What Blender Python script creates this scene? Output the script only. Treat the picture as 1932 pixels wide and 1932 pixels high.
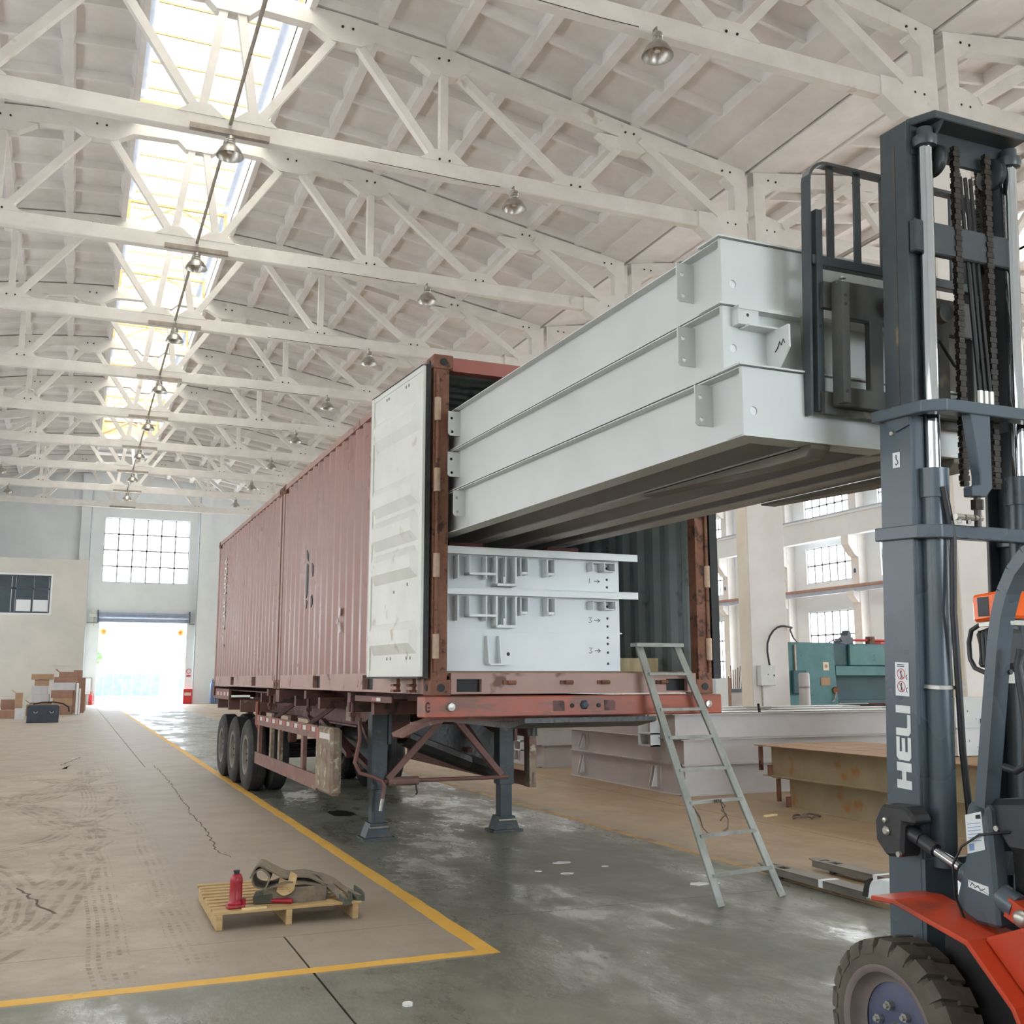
import bpy, bmesh, math, random
from math import sin, cos, radians, pi, atan2, sqrt
from mathutils import Vector, Matrix
from mathutils.geometry import delaunay_2d_cdt
random.seed(7)
scene = bpy.context.scene
for o in list(bpy.data.objects):
    bpy.data.objects.remove(o, do_unlink=True)
COL = scene.collection

# ---------------------------------------------------------------- camera, world, light, exposure
CAM_H = 1.62
F_PX, YAW, PITCH, ROLL = 1959.7, 0.39552, 0.15912, -0.00196
cd = bpy.data.cameras.new('camera'); cam = bpy.data.objects.new('camera', cd); COL.objects.link(cam)
cd.sensor_fit = 'HORIZONTAL'; cd.sensor_width = 36.0; cd.lens = 36.0 * F_PX / 1932.0
cd.clip_start = 0.05; cd.clip_end = 600
fw = Vector((sin(YAW) * cos(PITCH), cos(YAW) * cos(PITCH), sin(PITCH)))
rt = Vector((cos(YAW), -sin(YAW), 0)); up = rt.cross(fw)
r2 = rt * cos(ROLL) + up * sin(ROLL); u2 = up * cos(ROLL) - rt * sin(ROLL)
Mc = Matrix((r2, u2, -fw)).transposed().to_4x4(); Mc.translation = (0, 0, CAM_H)
cam.matrix_world = Mc
scene.camera = cam

world = bpy.data.worlds.new('overcast_sky'); scene.world = world; world.use_nodes = True
bg = world.node_tree.nodes['Background']
bg.inputs['Color'].default_value = (0.80, 0.90, 1.0, 1); bg.inputs['Strength'].default_value = 12.0
SKYLIGHT_L, WINDOW_L = 3.0, 7.5

scene.view_settings.view_transform = 'Standard'; scene.view_settings.look = 'None'
scene.view_settings.exposure = 0.58; scene.view_settings.gamma = 1.0
scene.view_settings.use_curve_mapping = False
cy_ = scene.cycles
cy_.max_bounces = 4; cy_.diffuse_bounces = 4; cy_.glossy_bounces = 3; cy_.transmission_bounces = 2; cy_.transparent_max_bounces = 4
cy_.caustics_reflective = False; cy_.caustics_refractive = False; cy_.sample_clamp_indirect = 6.0; cy_.adaptive_threshold = .08

# ---------------------------------------------------------------- helpers
def S(r, g=None, b=None):
    if g is None: g = b = r
    f = lambda c: ((c / 255 + .055) / 1.055) ** 2.4 if c > 10 else c / 255 / 12.92
    return (f(r), f(g), f(b), 1)

def mat(name, c1, c2=None, scale=3.0, rough=.55, metal=0.0, bump=0.0, bscale=None, rvar=0.0, stretch=(1, 1, 1),
        spots=None, sscale=2.0, sth=.62, spec=.5, world_co=False, emit=None, estr=0.0, trans=0.0, alpha=None):
    """procedural surface: two-tone noise colour, optional third 'spots' tone (rust, dirt), bump and roughness noise"""
    m = bpy.data.materials.new(name); m.use_nodes = True
    nt = m.node_tree; N = nt.nodes; L = nt.links
    b = N['Principled BSDF']
    b.inputs['Roughness'].default_value = rough; b.inputs['Metallic'].default_value = metal
    b.inputs['Specular IOR Level'].default_value = spec
    b.inputs['Base Color'].default_value = c1
    if world_co:
        src = N.new('ShaderNodeNewGeometry').outputs['Position']
    else:
        src = N.new('ShaderNodeTexCoord').outputs['Object']
    mp = N.new('ShaderNodeMapping'); mp.inputs['Scale'].default_value = stretch
    L.new(src, mp.inputs['Vector']); co = mp.outputs['Vector']
    if c2 is not None:
        n = N.new('ShaderNodeTexNoise'); n.inputs['Scale'].default_value = scale; n.inputs['Detail'].default_value = 3
        n.inputs['Roughness'].default_value = .65
        L.new(co, n.inputs['Vector'])
        r = N.new('ShaderNodeValToRGB'); r.color_ramp.elements[0].position = .35; r.color_ramp.elements[1].position = .65
        r.color_ramp.elements[0].color = c1; r.color_ramp.elements[1].color = c2
        L.new(n.outputs['Fac'], r.inputs['Fac']); out = r.outputs['Color']
        if spots is not None:
            n2 = N.new('ShaderNodeTexNoise'); n2.inputs['Scale'].default_value = sscale; n2.inputs['Detail'].default_value = 3
            n2.inputs['Roughness'].default_value = .7
            L.new(co, n2.inputs['Vector'])
            r2_ = N.new('ShaderNodeValToRGB'); r2_.color_ramp.elements[0].position = sth; r2_.color_ramp.elements[1].position = sth + .07
            L.new(n2.outputs['Fac'], r2_.inputs['Fac'])
            mx = N.new('ShaderNodeMix'); mx.data_type = 'RGBA'; mx.inputs['B'].default_value = spots
            L.new(r2_.outputs['Color'], mx.inputs['Factor']); L.new(out, mx.inputs['A']); out = mx.outputs['Result']
        L.new(out, b.inputs['Base Color'])
        if rvar:
            mr = N.new('ShaderNodeMapRange'); mr.inputs['To Min'].default_value = max(.03, rough - rvar); mr.inputs['To Max'].default_value = min(1, rough + rvar)
            mr.inputs['From Min'].default_value = .3; mr.inputs['From Max'].default_value = .7
            L.new(n.outputs['Fac'], mr.inputs['Value']); L.new(mr.outputs['Result'], b.inputs['Roughness'])
    if bump:
        nb = N.new('ShaderNodeTexNoise'); nb.inputs['Scale'].default_value = bscale or scale * 6; nb.inputs['Detail'].default_value = 1
        L.new(co, nb.inputs['Vector'])
        bp = N.new('ShaderNodeBump'); bp.inputs['Strength'].default_value = min(1, bump); bp.inputs['Distance'].default_value = .02
        L.new(nb.outputs['Fac'], bp.inputs['Height']); L.new(bp.outputs['Normal'], b.inputs['Normal'])
    if emit is not None:
        b.inputs['Emission Color'].default_value = emit; b.inputs['Emission Strength'].default_value = estr
    if trans: b.inputs['Transmission Weight'].default_value = trans
    return m

class MB:
    """collects boxes, bars, tubes, prisms; build() links them as ONE mesh object"""
    def __init__(s): s.v = []; s.f = []; s.M = None
    def _p(s, p):
        p = Vector(p); return s.M @ p if s.M is not None else p
    def add(s, vs, fs):
        n = len(s.v); s.v += [s._p(p) for p in vs]; s.f += [tuple(i + n for i in f) for f in fs]; return s
    def box(s, x0, x1, y0, y1, z0, z1):
        return s.add([(x, y, z) for z in (z0, z1) for y in (y0, y1) for x in (x0, x1)],
                     [(0, 2, 3, 1), (4, 5, 7, 6), (0, 1, 5, 4), (2, 6, 7, 3), (0, 4, 6, 2), (1, 3, 7, 5)])
    def bar(s, p0, p1, w, h, upv=(0, 0, 1)):
        p0, p1 = Vector(p0), Vector(p1); d = (p1 - p0).normalized(); u = Vector(upv)
        r = d.cross(u)
        if r.length < 1e-4: r = d.cross(Vector((0, 1, 0)))
        r.normalize(); u = r.cross(d)
        a = [(-w / 2, -h / 2), (w / 2, -h / 2), (w / 2, h / 2), (-w / 2, h / 2)]
        return s.add([p + r * x + u * y for p in (p0, p1) for x, y in a],
                     [(0, 3, 2, 1), (4, 5, 6, 7), (0, 1, 5, 4), (1, 2, 6, 5), (2, 3, 7, 6), (3, 0, 4, 7)])
    def tube(s, pts, r, n=8, closed=False, caps=True):
        pts = [Vector(p) for p in pts]; m = len(pts); vs = []; fs = []
        rad = r if isinstance(r, (list, tuple)) else [r] * m
        prev = None
        for i, p in enumerate(pts):
            if closed: d = pts[(i + 1) % m] - pts[i - 1]
            else: d = pts[min(i + 1, m - 1)] - pts[max(i - 1, 0)]
            d.normalize()
            if prev is None:
                a = Vector((0, 0, 1)) if abs(d.z) < .9 else Vector((1, 0, 0)); x = d.cross(a).normalized()
            else:
                x = prev - d * prev.dot(d); x.normalize()
            prev = x; y = d.cross(x)
            vs += [p + (x * cos(2 * pi * k / n) + y * sin(2 * pi * k / n)) * rad[i] for k in range(n)]
        for i in range(m if closed else m - 1):
            j = (i + 1) % m
            for k in range(n):
                l = (k + 1) % n; fs.append((i * n + k, i * n + l, j * n + l, j * n + k))
        if caps and not closed: fs += [tuple(range(n - 1, -1, -1)), tuple((m - 1) * n + k for k in range(n))]
        return s.add(vs, fs)
    def cyl(s, p0, p1, r, n=16, r2=None): return s.tube([p0, p1], [r, r if r2 is None else r2], n)
    def lathe(s, prof, axis=((0, 0, 0), (0, 0, 1)), n=20, caps=False):
        o, d = Vector(axis[0]), Vector(axis[1]).normalized()
        a = Vector((0, 0, 1)) if abs(d.z) < .9 else Vector((1, 0, 0)); x = d.cross(a).normalized(); y = d.cross(x)
        vs = []; fs = []
        for r, h in prof: vs += [o + d * h + (x * cos(2 * pi * k / n) + y * sin(2 * pi * k / n)) * r for k in range(n)]
        for i in range(len(prof) - 1):
            for k in range(n):
                l = (k + 1) % n; fs.append((i * n + k, i * n + l, (i + 1) * n + l, (i + 1) * n + k))
        if caps: fs += [tuple(range(n - 1, -1, -1)), tuple((len(prof) - 1) * n + k for k in range(n))]
        return s.add(vs, fs)
    def prism(s, poly, plane, a, b, holes=()):
        """extrude a 2-D outline (with holes) between a and b along the axis missing from plane"""
        def P(q, t):
            return {'xz': (q[0], t, q[1]), 'yz': (t, q[0], q[1]), 'xy': (q[0], q[1], t)}[plane]
        loops = [list(poly)] + [list(h) for h in holes]
        flat = [q for l in loops for q in l]; n = len(flat)
        vs = [P(q, a) for q in flat] + [P(q, b) for q in flat]
        if not holes:
            fs = [tuple(range(n)), tuple(range(2 * n - 1, n - 1, -1))]
        else:
            lo = []; k = 0
            for li, l in enumerate(loops):
                ar = sum(l[i][0] * l[(i + 1) % len(l)][1] - l[(i + 1) % len(l)][0] * l[i][1] for i in range(len(l)))
                ids = list(range(k, k + len(l))); k += len(l)
                lo.append(ids if (ar > 0) == (li == 0) else ids[::-1])
            v2, _, f2, ov, _, _ = delaunay_2d_cdt([Vector(q) for q in flat], [], lo, 2, 1e-7)
            ix = [o[0] if o else 0 for o in ov]
            tri = [tuple(ix[i] for i in f) for f in f2]
            fs = tri + [tuple(i + n for i in reversed(t)) for t in tri]
        k = 0
        for l in loops:
            m = len(l)
            for i in range(m):
                j = (i + 1) % m; fs.append((k + i, k + j, n + k + j, n + k + i))
            k += m
        return s.add(vs, fs)
    def build(s, name, m, parent=None, smooth=None, loc=None, rz=0, bevel=0):
        me = bpy.data.meshes.new(name)
        bm = bmesh.new()
        bv = [bm.verts.new(p) for p in s.v]
        for f in s.f:
            try: bm.faces.new([bv[i] for i in f])
            except ValueError: pass
        bmesh.ops.recalc_face_normals(bm, faces=bm.faces[:])
        bm.to_mesh(me); bm.free()
        if m is not None: me.materials.append(m)
        if smooth:
            me.shade_smooth(); me.set_sharp_from_angle(angle=radians(smooth))
        o = bpy.data.objects.new(name, me); COL.objects.link(o)
        if loc is not None: o.location = loc
        o.rotation_euler.z = rz
        if parent is not None: o.parent = parent
        if bevel:
            md = o.modifiers.new('edge', 'BEVEL'); md.width = bevel; md.segments = 1; md.limit_method = 'ANGLE'; md.angle_limit = radians(40)
        return o

def circ(cx, cy, r, n=14): return [(cx + r * cos(2 * pi * k / n), cy + r * sin(2 * pi * k / n)) for k in range(n)]
def rect(x0, x1, y0, y1): return [(x0, y0), (x1, y0), (x1, y1), (x0, y1)]
def tag(o, label=None, cat=None, group=None, kind=None):
    if label: o['label'] = label
    if cat: o['category'] = cat
    if group: o['group'] = group
    if kind: o['kind'] = kind
    return o
def empty(name, loc, label, cat, group=None, rz=0):
    o = bpy.data.objects.new(name, None); COL.objects.link(o); o.empty_display_size = .1
    o.location = loc; o.rotation_euler.z = rz
    return tag(o, label, cat, group)
def struct(o): o['kind'] = 'structure'; return o
def clone(o, parent=None):
    c = o.copy(); COL.objects.link(c); c.parent = parent
    for ch in [k for k in o.children]: clone(ch, c)
    return c
# frame of the container, trailer, load and forklift (turned 0.39 degrees in the hall)
CT = Vector((2.4234, 7.3529, 0)); CTH = 0.00678
def toW(p): return (CT.x + p[0] * cos(CTH) - p[1] * sin(CTH), CT.y + p[0] * sin(CTH) + p[1] * cos(CTH), p[2])
def croot(name, p, label, cat, group=None, rz=0): return empty(name, toW(p), label, cat, group, CTH + rz)
ORD = ['nearest', 'second', 'third', 'fourth', 'fifth', 'sixth', 'seventh', 'eighth', 'ninth', 'tenth', 'eleventh', 'twelfth', 'thirteenth', 'fourteenth']
# ---------------------------------------------------------------- materials
M = {}
M['roof'] = mat('roof_whitewash', S(226, 222, 219), S(236, 233, 231), 1.2, .8, world_co=True)
M['truss'] = mat('truss_whitewash', S(224, 221, 215), S(235, 232, 227), 1.5, .75, world_co=True, spots=S(196, 186, 172), sscale=1.1, sth=.68)
M['monfr'] = mat('monitor_frame_glow', S(206, 184, 132), S(214, 192, 142), 2, .7)  # yellow glow of the skylight painted into the cream frame colour
M['wallw'] = mat('wall_white', S(226, 231, 233), S(234, 238, 239), .5, .8, world_co=True)
M['wallo'] = mat('wall_office_plaster', S(206, 205, 198), S(216, 214, 206), .6, .8, world_co=True, spots=S(196, 184, 160), sscale=.35, sth=.66)
M['cream'] = mat('column_cream', S(226, 216, 196), S(234, 226, 210), 1.0, .75, world_co=True)
M['colw'] = mat('column_white', S(224, 220, 216), S(233, 230, 227), 1.0, .75, world_co=True, spots=S(206, 200, 194), sscale=.8, sth=.68)
M['hang'] = mat('galvanised_channel', S(150, 142, 132), S(168, 160, 150), 6, .5, .4)
M['lampm'] = mat('lamp_aluminium', S(176, 172, 166), S(196, 192, 186), 8, .32, .85)
M['lampin'] = mat('lamp_bulb_glass', S(226, 222, 210), S(236, 232, 222), 5, .2)
M['pipe'] = mat('conduit_grey', S(150, 143, 133), S(168, 160, 150), 4, .5, .3)
M['dark'] = mat('near_black', S(24, 24, 26), S(34, 34, 36), 5, .6)
M['rubber'] = mat('rubber_gasket', S(30, 30, 32), S(44, 43, 42), 12, .6, bump=.1)
def emis(name, c, st):
    m = bpy.data.materials.new(name); m.use_nodes = True; nt = m.node_tree
    for n in list(nt.nodes): nt.nodes.remove(n)
    o = nt.nodes.new('ShaderNodeOutputMaterial'); e = nt.nodes.new('ShaderNodeEmission')
    e.inputs['Color'].default_value = c; e.inputs['Strength'].default_value = st
    nt.links.new(e.outputs[0], o.inputs[0]); return m
M['skyl'] = emis('daylit_translucent_sheet', (1.0, .955, .85, 1), SKYLIGHT_L)
M['sidegl'] = emis('daylit_monitor_glass', (.82, .90, 1.0, 1), 1.1)
M['pane'] = emis('daylit_window_pane', (.93, .97, 1.0, 1), WINDOW_L)
M['fill_l'] = emis('left_fill_pane', (.95, .97, 1.0, 1), WINDOW_L * .58)  # glow of unseen left windows, added as side fill for container and load
M['frame'] = mat('window_frame_white', S(180, 186, 194), S(190, 196, 204), 4, .5)
M['cont'] = mat('container_oxide_paint', S(152, 115, 106), S(160, 123, 113), 1.4, .34, bump=.06, bscale=9, rvar=.1, spots=S(142, 104, 94), sscale=2.2, sth=.66)
M['cont2'] = mat('container_rail_paint', S(158, 124, 114), S(168, 134, 122), 2.2, .5, bump=.08, spots=S(102, 66, 50), sscale=3, sth=.6)
M['rust'] = mat('rusty_steel', S(112, 72, 54), S(134, 92, 72), 5, .7, bump=.25, spots=S(70, 46, 38), sscale=7, sth=.56)
M['hinge'] = mat('bare_hinge', S(168, 140, 118), S(186, 160, 138), 9, .6)
M['header'] = mat('container_header_paint', S(150, 88, 76), S(160, 98, 86), 2, .5, bump=.08, spots=S(112, 70, 54), sscale=3, sth=.6)
M['contin'] = mat('container_inner_paint', S(150, 164, 166), S(166, 178, 180), 1.5, .5, bump=.05, spots=S(120, 130, 130), sscale=2.6, sth=.6)
M['doorin'] = mat('door_inner_paint', S(214, 216, 208), S(224, 226, 219), 2.0, .5, bump=.06, spots=S(196, 188, 172), sscale=3.2, sth=.64)
M['cfloor'] = mat('container_plywood', S(132, 108, 80), S(150, 126, 96), 3, .7, stretch=(1, 6, 1))
M['chas'] = mat('chassis_oxide', S(92, 62, 58), S(112, 76, 68), 2.5, .65, bump=.15, spots=S(64, 50, 46), sscale=4, sth=.56)
M['bolst'] = mat('bolster_red_paint', S(168, 84, 60), S(142, 84, 68), 1.6, .45, bump=.08, spots=S(126, 82, 68), sscale=2.0, sth=.55, stretch=(1, 1, 3))
M['greas'] = mat('greasy_black_steel', S(34, 33, 34), S(52, 50, 48), 4, .4, bump=.2)
M['leg'] = mat('landing_leg_paint', S(42, 50, 55), S(56, 66, 71), 4, .5, bump=.15, spots=S(96, 78, 60), sscale=5, sth=.6)
M['tyre'] = mat('tyre_rubber', S(44, 44, 46), S(62, 60, 58), 6, .8, bump=.1)
M['rim'] = mat('wheel_rim_dusty', S(104, 98, 90), S(124, 118, 108), 6, .6, .2)
M['guard'] = mat('sideguard_worn', S(150, 140, 118), S(120, 92, 82), 4, .75, bump=.2, spots=S(176, 170, 150), sscale=7, sth=.56)
M['guardr'] = mat('sideguard_oxide', S(122, 90, 82), S(140, 104, 94), 4, .7, bump=.1, spots=S(160, 150, 130), sscale=6, sth=.62)
M['oxpipe'] = mat('oxide_pipe', S(124, 82, 73), S(112, 80, 71), 5, .55, bump=.1, spots=S(104, 74, 62), sscale=6, sth=.58)
M['tapew'] = mat('tape_white', S(214, 208, 200), S(196, 186, 176), 12, .4)
M['taper'] = mat('tape_red', S(170, 62, 52), S(150, 72, 62), 12, .4)
M['steelw'] = mat('girder_pale_grey_paint', S(202, 205, 203), S(210, 212, 210), 1.2, .45, bump=.02, rvar=.05)
M['steelw2'] = mat('girder_white_paint', S(216, 222, 223), S(224, 229, 230), 1.5, .42, bump=.02)
M['steelg'] = mat('girder_grey_paint', S(186, 182, 182), S(196, 192, 191), 1.5, .55, bump=.03)
M['steelt'] = mat('girder_primer_tan', S(146, 134, 108), S(160, 147, 118), 2.2, .7, bump=.08, spots=S(156, 116, 70), sscale=1.6, sth=.58)
M['steelto'] = mat('girder_rusty_top', S(156, 124, 96), S(172, 142, 112), 1.8, .7, stretch=(1, 4, 1), spots=S(140, 100, 66), sscale=1.5, sth=.6)
M['hole'] = M['dark']
M['ink'] = mat('marker_ink', S(56, 60, 66), S(66, 70, 76), 20, .6)
M['dunn'] = mat('dark_red_timber', S(92, 38, 36), S(70, 30, 32), 8, .7, stretch=(1, 8, 1))
M['timber'] = mat('timber_block', S(150, 134, 102), S(170, 154, 120), 5, .75, stretch=(8, 1, 1))
M['mast'] = mat('mast_grey_paint', S(76, 88, 97), S(80, 92, 101), 2.0, .28, bump=.02, rvar=.03)
M['mastd'] = mat('mast_dark_grease', S(56, 62, 66), S(68, 74, 77), 3, .35, bump=.05, spots=S(74, 66, 54), sscale=3, sth=.6)
M['carr'] = mat('carriage_worn', S(58, 60, 60), S(74, 72, 66), 4, .5, bump=.1, spots=S(116, 104, 82), sscale=3.0, sth=.56)
M['fork'] = mat('fork_worn_steel', S(96, 92, 84), S(128, 122, 110), 4, .45, .3, bump=.1, stretch=(1, .3, 1))
M['chrome'] = mat('chrome_rod', S(200, 202, 204), S(208, 210, 212), 2, .06, 1.0)
M['chain'] = mat('oily_chain', S(46, 42, 38), S(62, 56, 50), 20, .4, .5)
M['zinc'] = mat('zinc_bolt', S(176, 174, 166), S(196, 194, 186), 12, .35, .8)
M['black'] = mat('black_plastic', S(40, 41, 45), S(52, 53, 57), 5, .45, bump=.05)
M['blackr'] = mat('black_hose', S(28, 28, 30), S(38, 38, 40), 8, .45)
M['orange'] = mat('forklift_orange', S(186, 62, 34), S(198, 72, 40), 1.6, .42, bump=.03, spots=S(146, 66, 48), sscale=1.6, sth=.58)
M['rimb'] = mat('forklift_rim_blue', S(72, 78, 104), S(88, 92, 116), 4, .5, bump=.05)
M['rimr'] = mat('forklift_rim_ring', S(112, 100, 98), S(128, 116, 112), 5, .6)
M['tyref'] = mat('forklift_tyre', S(86, 81, 71), S(102, 96, 84), 5, .85, bump=.15)
M['amber'] = mat('amber_lens', S(240, 92, 20), S(246, 108, 26), 3, .12)
M['paper'] = mat('sticker_white', S(222, 226, 228), S(230, 234, 236), 10, .4)
M['letter'] = mat('letter_white', S(226, 230, 228), S(214, 218, 216), 9, .45)
M['signred'] = mat('sign_red', S(196, 40, 44), S(206, 56, 56), 10, .5)
M['signblue'] = mat('print_blue', S(120, 150, 200), S(150, 172, 210), 30, .5)
M['alu'] = mat('ladder_galvanised', S(132, 134, 128), S(156, 158, 152), 7, .45, .45, bump=.1, stretch=(1, 1, .4))
M['wire'] = mat('rusty_wire', S(92, 82, 74), S(112, 98, 88), 20, .6, .3)
M['pine'] = mat('pallet_pine', S(176, 146, 100), S(198, 170, 124), 3, .7, stretch=(1, 10, 10), spots=S(150, 118, 78), sscale=4, sth=.62)
M['pine2'] = mat('fresh_pine_offcut', S(226, 204, 150), S(234, 214, 164), 4, .7)
M['jack'] = mat('jack_red', S(150, 26, 40), S(166, 36, 48), 6, .38, spots=S(96, 24, 32), sscale=5, sth=.62)
M['sling'] = mat('sling_grey_webbing', S(112, 103, 90), S(134, 123, 107), 9, .9, bump=.3, bscale=60)
M['sling2'] = mat('sling_dark_sleeve', S(76, 80, 70), S(92, 94, 82), 9, .9, bump=.3, bscale=60)
M['teal'] = mat('machine_teal', S(68, 116, 122), S(80, 130, 135), 1.5, .5, spots=S(60, 96, 100), sscale=2.4, sth=.62)
M['teald'] = mat('machine_dark_teal', S(36, 74, 84), S(44, 86, 96), 1.5, .5)
M['boxg'] = mat('switch_box_grey', S(206, 210, 204), S(214, 217, 211), 4, .5)
M['redm'] = mat('machine_red', S(196, 70, 66), S(204, 82, 76), 3, .5)
M['card'] = mat('cardboard', S(168, 138, 112), S(180, 150, 122), 3, .85)
M['card2'] = mat('cardboard_brown', S(150, 116, 100), S(162, 128, 110), 3, .85)
M['card3'] = mat('carton_white_print', S(206, 206, 208), S(196, 198, 204), 4, .8)
M['wrap'] = mat('plastic_wrap_white', S(226, 228, 230), S(236, 238, 240), 4, .35)
M['crate'] = mat('crate_slate_blue', S(52, 60, 72), S(62, 70, 82), 4, .45)
M['shut'] = mat('shutter_blue_grey', S(140, 150, 172), S(152, 162, 184), 4, .4, .2)
M['crane'] = mat('crane_beam_grey', S(166, 172, 186), S(178, 184, 196), 3, .5)
M['crail'] = mat('pipe_brown', S(166, 128, 112), S(178, 140, 124), 3, .6)
M['glass'] = mat('office_glass_dark', S(66, 78, 88), S(82, 94, 102), .8, .08)
M['dframe'] = mat('office_frame_dark', S(66, 74, 88), S(76, 84, 98), 6, .4)
M['gas'] = mat('gas_cylinder_blue', S(86, 110, 150), S(98, 122, 160), 4, .4)
M['leaf'] = mat('outside_foliage', S(70, 120, 52), S(100, 150, 70), 2, .8)
M['fenceb'] = mat('outside_blue_sheet', S(60, 150, 190), S(80, 170, 205), 2, .6)
M['outw'] = mat('outside_building_white', S(226, 226, 224), S(234, 234, 232), 1, .8)
M['outwin'] = mat('outside_window', S(150, 166, 190), S(170, 184, 204), 1, .2)
M['outg'] = mat('outside_concrete', S(196, 192, 180), S(208, 204, 192), .4, .85, world_co=True)
M['lant'] = mat('lantern_orange', S(230, 110, 40), S(236, 130, 60), 5, .6)
M['scrap'] = mat('paper_scrap', S(220, 222, 220), S(230, 232, 230), 10, .6)
M['yel'] = mat('floor_line_yellow', S(216, 166, 66), S(226, 178, 80), 2.5, .6, world_co=True, spots=S(190, 158, 96), sscale=3.5, sth=.62, bump=.1)
M['yelold'] = mat('floor_line_worn', S(188, 156, 108), S(178, 148, 104), 2.5, .65, world_co=True, spots=S(150, 128, 98), sscale=3.0, sth=.5)

def floor_material():
    """concrete: dusty tan on the left, sealed grey-green in the drive lane, tan-brown in the storage bay; glossy wear patches"""
    m = bpy.data.materials.new('floor_concrete'); m.use_nodes = True
    nt = m.node_tree; N = nt.nodes; L = nt.links; b = N['Principled BSDF']
    g = N.new('ShaderNodeNewGeometry'); sp = N.new('ShaderNodeSeparateXYZ'); L.new(g.outputs['Position'], sp.inputs[0])
    def noise(scale, det=6, rgh=.6, st=(1, 1, 1), rot=0, dist=0):
        mp = N.new('ShaderNodeMapping'); mp.inputs['Scale'].default_value = st; mp.inputs['Rotation'].default_value = (0, 0, rot)
        L.new(g.outputs['Position'], mp.inputs['Vector'])
        n = N.new('ShaderNodeTexNoise'); n.inputs['Scale'].default_value = scale; n.inputs['Detail'].default_value = det; n.inputs['Roughness'].default_value = rgh
        n.inputs['Distortion'].default_value = dist
        L.new(mp.outputs[0], n.inputs['Vector']); return n.outputs['Fac']
    def ramp(src, stops):
        r = N.new('ShaderNodeValToRGB'); e = r.color_ramp.elements
        e[0].position, e[0].color = stops[0]; e[1].position, e[1].color = stops[-1]
        for p, c in stops[1:-1]:
            x = e.new(p); x.color = c
        L.new(src, r.inputs['Fac']); return r.outputs['Color']
    def mth(op, a, bb, clamp=False):
        n = N.new('ShaderNodeMath'); n.operation = op; n.use_clamp = clamp
        for i, s in enumerate((a, bb)):
            if isinstance(s, (int, float)): n.inputs[i].default_value = s
            else: L.new(s, n.inputs[i])
        return n.outputs[0]
    def mix(f, a, bb):
        n = N.new('ShaderNodeMix'); n.data_type = 'RGBA'
        for k, s in (('Factor', f), ('A', a), ('B', bb)):
            if isinstance(s, (tuple, float)): n.inputs[k].default_value = s
            else: L.new(s, n.inputs[k])
        return n.outputs['Result']
    def step(src, a, bb):
        n = N.new('ShaderNodeMapRange'); n.interpolation_type = 'SMOOTHSTEP'
        n.inputs['From Min'].default_value = a; n.inputs['From Max'].default_value = bb; L.new(src, n.inputs['Value']); return n.outputs['Result']
    X, Y = sp.outputs['X'], sp.outputs['Y']
    big = noise(.35, 2); mid = noise(1.6, 5, .7); fine = noise(22, 2, .7)
    wob = mth('MULTIPLY', mth('SUBTRACT', mid, .5), .5)
    tan = ramp(mid, [(.3, S(158, 147, 133)), (.5, S(172, 161, 146)), (.7, S(186, 175, 160))])
    smooth_ = ramp(mid, [(.3, S(146, 134, 120)), (.7, S(162, 151, 136))])
    lane = ramp(mid, [(.28, S(110, 111, 101)), (.5, S(121, 122, 111)), (.72, S(132, 133, 121))])
    stor = ramp(mid, [(.3, S(150, 129, 104)), (.7, S(167, 146, 119))])
    # swept strip beside the line, dusty field left of it
    Xw = mth('ADD', X, wob)
    dust = mth('MULTIPLY', mth('SUBTRACT', 1.0, step(Xw, .55, 1.0)), step(mth('ADD', Y, wob), 5.9, 6.7)); dust = mth('MULTIPLY', dust, mth('SUBTRACT', 1.0, mth('MULTIPLY', step(mth('ADD', Y, mth('MULTIPLY', X, -.9)), 20.2, 21.2), .55)))
    left = mix(dust, smooth_, tan)
    inl = mth('MULTIPLY', mth('SUBTRACT', 1.0, step(X, 2.38, 2.44)), step(Y, 6.03, 6.1))
    c = mix(inl, lane, left)
    c = mix(step(mth('ADD', X, mth('MULTIPLY', wob, .6)), 5.35, 5.75), c, stor)
    far = step(Y, 16, 30)
    # tyre tracks in the dust: rings and straight runs with tread lines
    brk = step(noise(2.6, 6, .75), .40, .62)
    tr = None
    for cx_, cy_, R_, wd_, fq in ((-7.0, 15.5, 7.6, .22, 64), (-5.5, 9.0, 5.2, .2, 70), (-9.0, 20.0, 9.4, .25, 52), (-3.5, 21.5, 5.6, .2, 60), (6.5, 16.0, 7.0, .18, 66), (-4.0, 4.0, 4.2, .18, 70), (-12.0, 11.0, 12.2, .25, 50), (-6.0, 12.0, 6.4, .1, 40)):
        dx = mth('SUBTRACT', X, cx_); dy = mth('SUBTRACT', Y, cy_)
        r_ = mth('SQRT', mth('ADD', mth('MULTIPLY', dx, dx), mth('MULTIPLY', dy, dy)), 0.0)
        r_ = mth('ADD', r_, mth('MULTIPLY', mth('SUBTRACT', big, .5), .9))
        band = mth('SUBTRACT', 1.0, step(mth('ABSOLUTE', mth('SUBTRACT', r_, R_), 0.0), wd_ * .7, wd_))
        ln = step(mth('SINE', mth('MULTIPLY', r_, float(fq)), 0.0), -.2, .5)
        t_ = mth('MULTIPLY', band, mth('ADD', mth('MULTIPLY', ln, .7), .25)); tr = t_ if tr is None else mth('MAXIMUM', tr, t_)
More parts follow.
